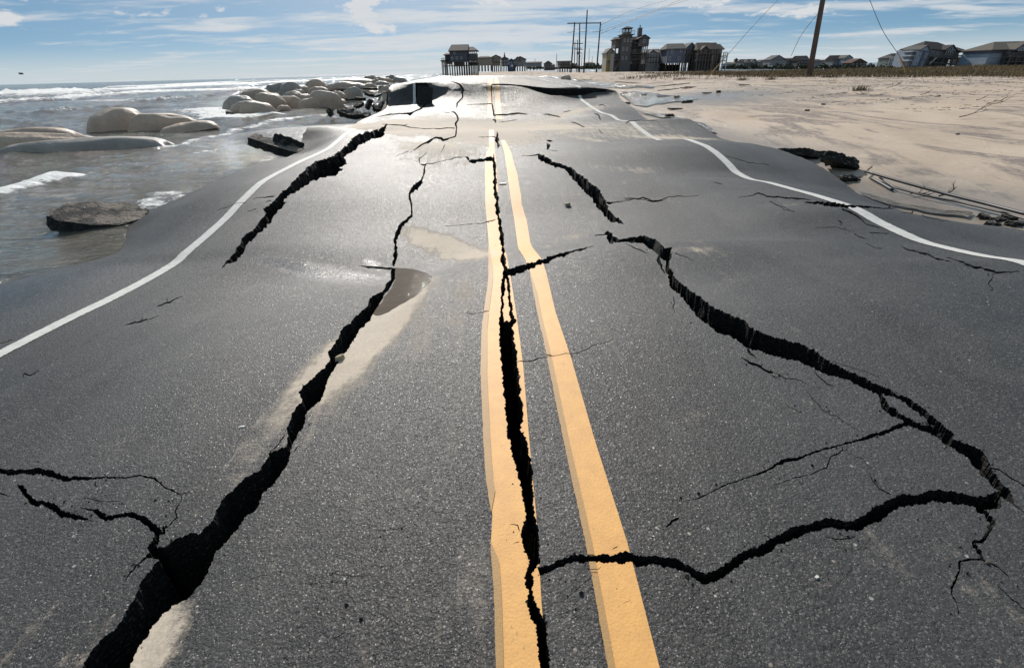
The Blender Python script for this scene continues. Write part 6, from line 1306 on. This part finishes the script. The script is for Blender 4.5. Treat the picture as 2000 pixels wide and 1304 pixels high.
for i, q in enumerate([(1682,185,.8,'spiky dead branch on the sand below the grass, left one'),(1640,184,.6,'small dead twig left of the spiky branch'),(1712,188,1.0,'long dead branch in the middle of the upper beach'),(1806,186,.6,'forked dead branch with one raised arm'),(1832,190,.5,'V shaped dead branch right of the forked one'),(1914,197,.45,'little dead branch far right on the beach'),
                       (1745,174,1.2,'low tangle of dead stems under the grass band'),(1628,163,.9,'dead stalks just below the grass near the pole'),(1900,230,1.3,'curling vine of dead root on the smooth sand at the right'),(1960,200,1.1,'dark matted root at the right edge of the beach'),(1795,381,.5,'reddish dry root spray beside the fallen cables'),(1850,386,.5,'second reddish dry root spray beside the fallen cables')]): twig(*q, 200+i)
# crumbs broken off the crack lips
def crumbs():
    pick = rimE[rng.integers(0, len(rimE), 9000)]; P = Vt[pick[:, 0]]; d = np.hypot(P[:, 0], P[:, 1]); ok = (d < 12) & (np.abs(P[:, 0]) < 4.6) & (rng.uniform(0, 1, len(P)) < .11); P = P[ok]; n = len(P)
    a = rng.uniform(0, 6.28, n); r = np.abs(rng.normal(0, .028, n))+.004; XY = P[:, :2]+np.column_stack([np.cos(a), np.sin(a)])*r[:, None]
    inh = np.zeros(n, bool)
    for g in gaps: inh |= inside(g, XY)
    XY = XY[~inh]; n = len(XY); s_ = rng.gamma(2., .0011, n)+.0012; zz = zroad(XY[:, 0], XY[:, 1])+s_*.4
    base = np.array([(1,0,0),(-1,0,0),(0,1,0),(0,-1,0),(0,0,1),(0,0,-1)], float); V = base[None]*rng.uniform(.5, 1.2, (n, 6, 1))*s_[:, None, None]+np.column_stack([XY, zz])[:, None, :]
    T3 = np.array([(0,2,4),(2,1,4),(1,3,4),(3,0,4),(2,0,5),(1,2,5),(3,1,5),(0,3,5)]); Fc = (np.arange(n)*6)[:, None, None]+T3[None]
    tag(np_mesh('asphalt_crumbs', V.reshape(-1, 3), Fc.reshape(-1, 3), [M_CHUNK], smooth=False), 'fine asphalt crumbs scattered along the lips of the cracks', 'crumbs', kind='stuff')
crumbs()
# wet gravelly clods at the right rim
for i, (px, py) in enumerate([(1920,426),(1945,432),(1968,428),(1985,440),(1935,440)]):
    chunk('sand_clod', px, py, .16, .10, .04, (0, 0, rnd.uniform(0, 3)), ['first','second','third','fourth','fifth'][i]+' dark clod from the left in the crumbled bank at the right frame edge', 'clod', 'dark clods of the crumbled bank', seed=300+i)
# far shrub belt: leaf clumps
def shrub_belt(name, px0, px1, D, yt, label, n, seed, dd=14):
    r = np.random.default_rng(seed); xs = r.uniform(px0, px1, n); Dn = D+r.uniform(0, dd, n); env = (.55+.45*np.sin(xs*.21+seed)*np.sin(xs*.067+1)+.18*np.sin(xs*.9))
    base = np.array([fwd(x, 134, d) for x, d in zip(xs[:1], Dn[:1])]); V = []; 
    v = ray(xs, np.full(n, 133.5)); f = np.array([math.sin(YAW), math.cos(YAW), 0]); P = v*(Dn/(v @ f))[:, None]+np.array([0, 0, CAMH])
    hmax = ((132-yt)*D/(F*1.295))*np.clip(env, .35, 1.1); zb = P[:, 2]-.2; hz = r.uniform(0, 1, n)**.8*hmax
    cpt = np.column_stack([P[:, 0], P[:, 1], zb+hz]); sz = D*.0016*r.uniform(.5, 1.3, n)
    d1 = r.normal(size=(n, 3)); d1 /= np.linalg.norm(d1, axis=1)[:, None]; d2 = np.cross(d1, r.normal(size=(n, 3))); d2 /= np.linalg.norm(d2, axis=1)[:, None]
    a, b = d1*sz[:, None], d2*sz[:, None]*.7; V = np.stack([cpt-a, cpt-b, cpt+a, cpt+b], 1).reshape(-1, 3); q = np.arange(n)[:, None]*4+np.arange(4)
    return tag(np_mesh(name, V, q, [M_SHRUB], smooth=False), label, 'shrubs', kind='stuff')
shrub_belt('shrub_belt', 1410, 1730, 230, 122, 'dark green scrub belt between the far cottages and the dune grass', 12000, 3)
shrub_belt('shrub_belt', 1690, 2060, 150, 126, 'dark scrub at the feet of the two large right hand houses', 9000, 4)
shrub_belt('shrub_belt', 1104, 1200, 270, 121, 'dark trees and scrub behind the pole frame', 6000, 5, 30)
shrub_belt('shrub_belt', 1028, 1110, 380, 128, 'low scrub by the distant cottages beyond the road', 2500, 6)
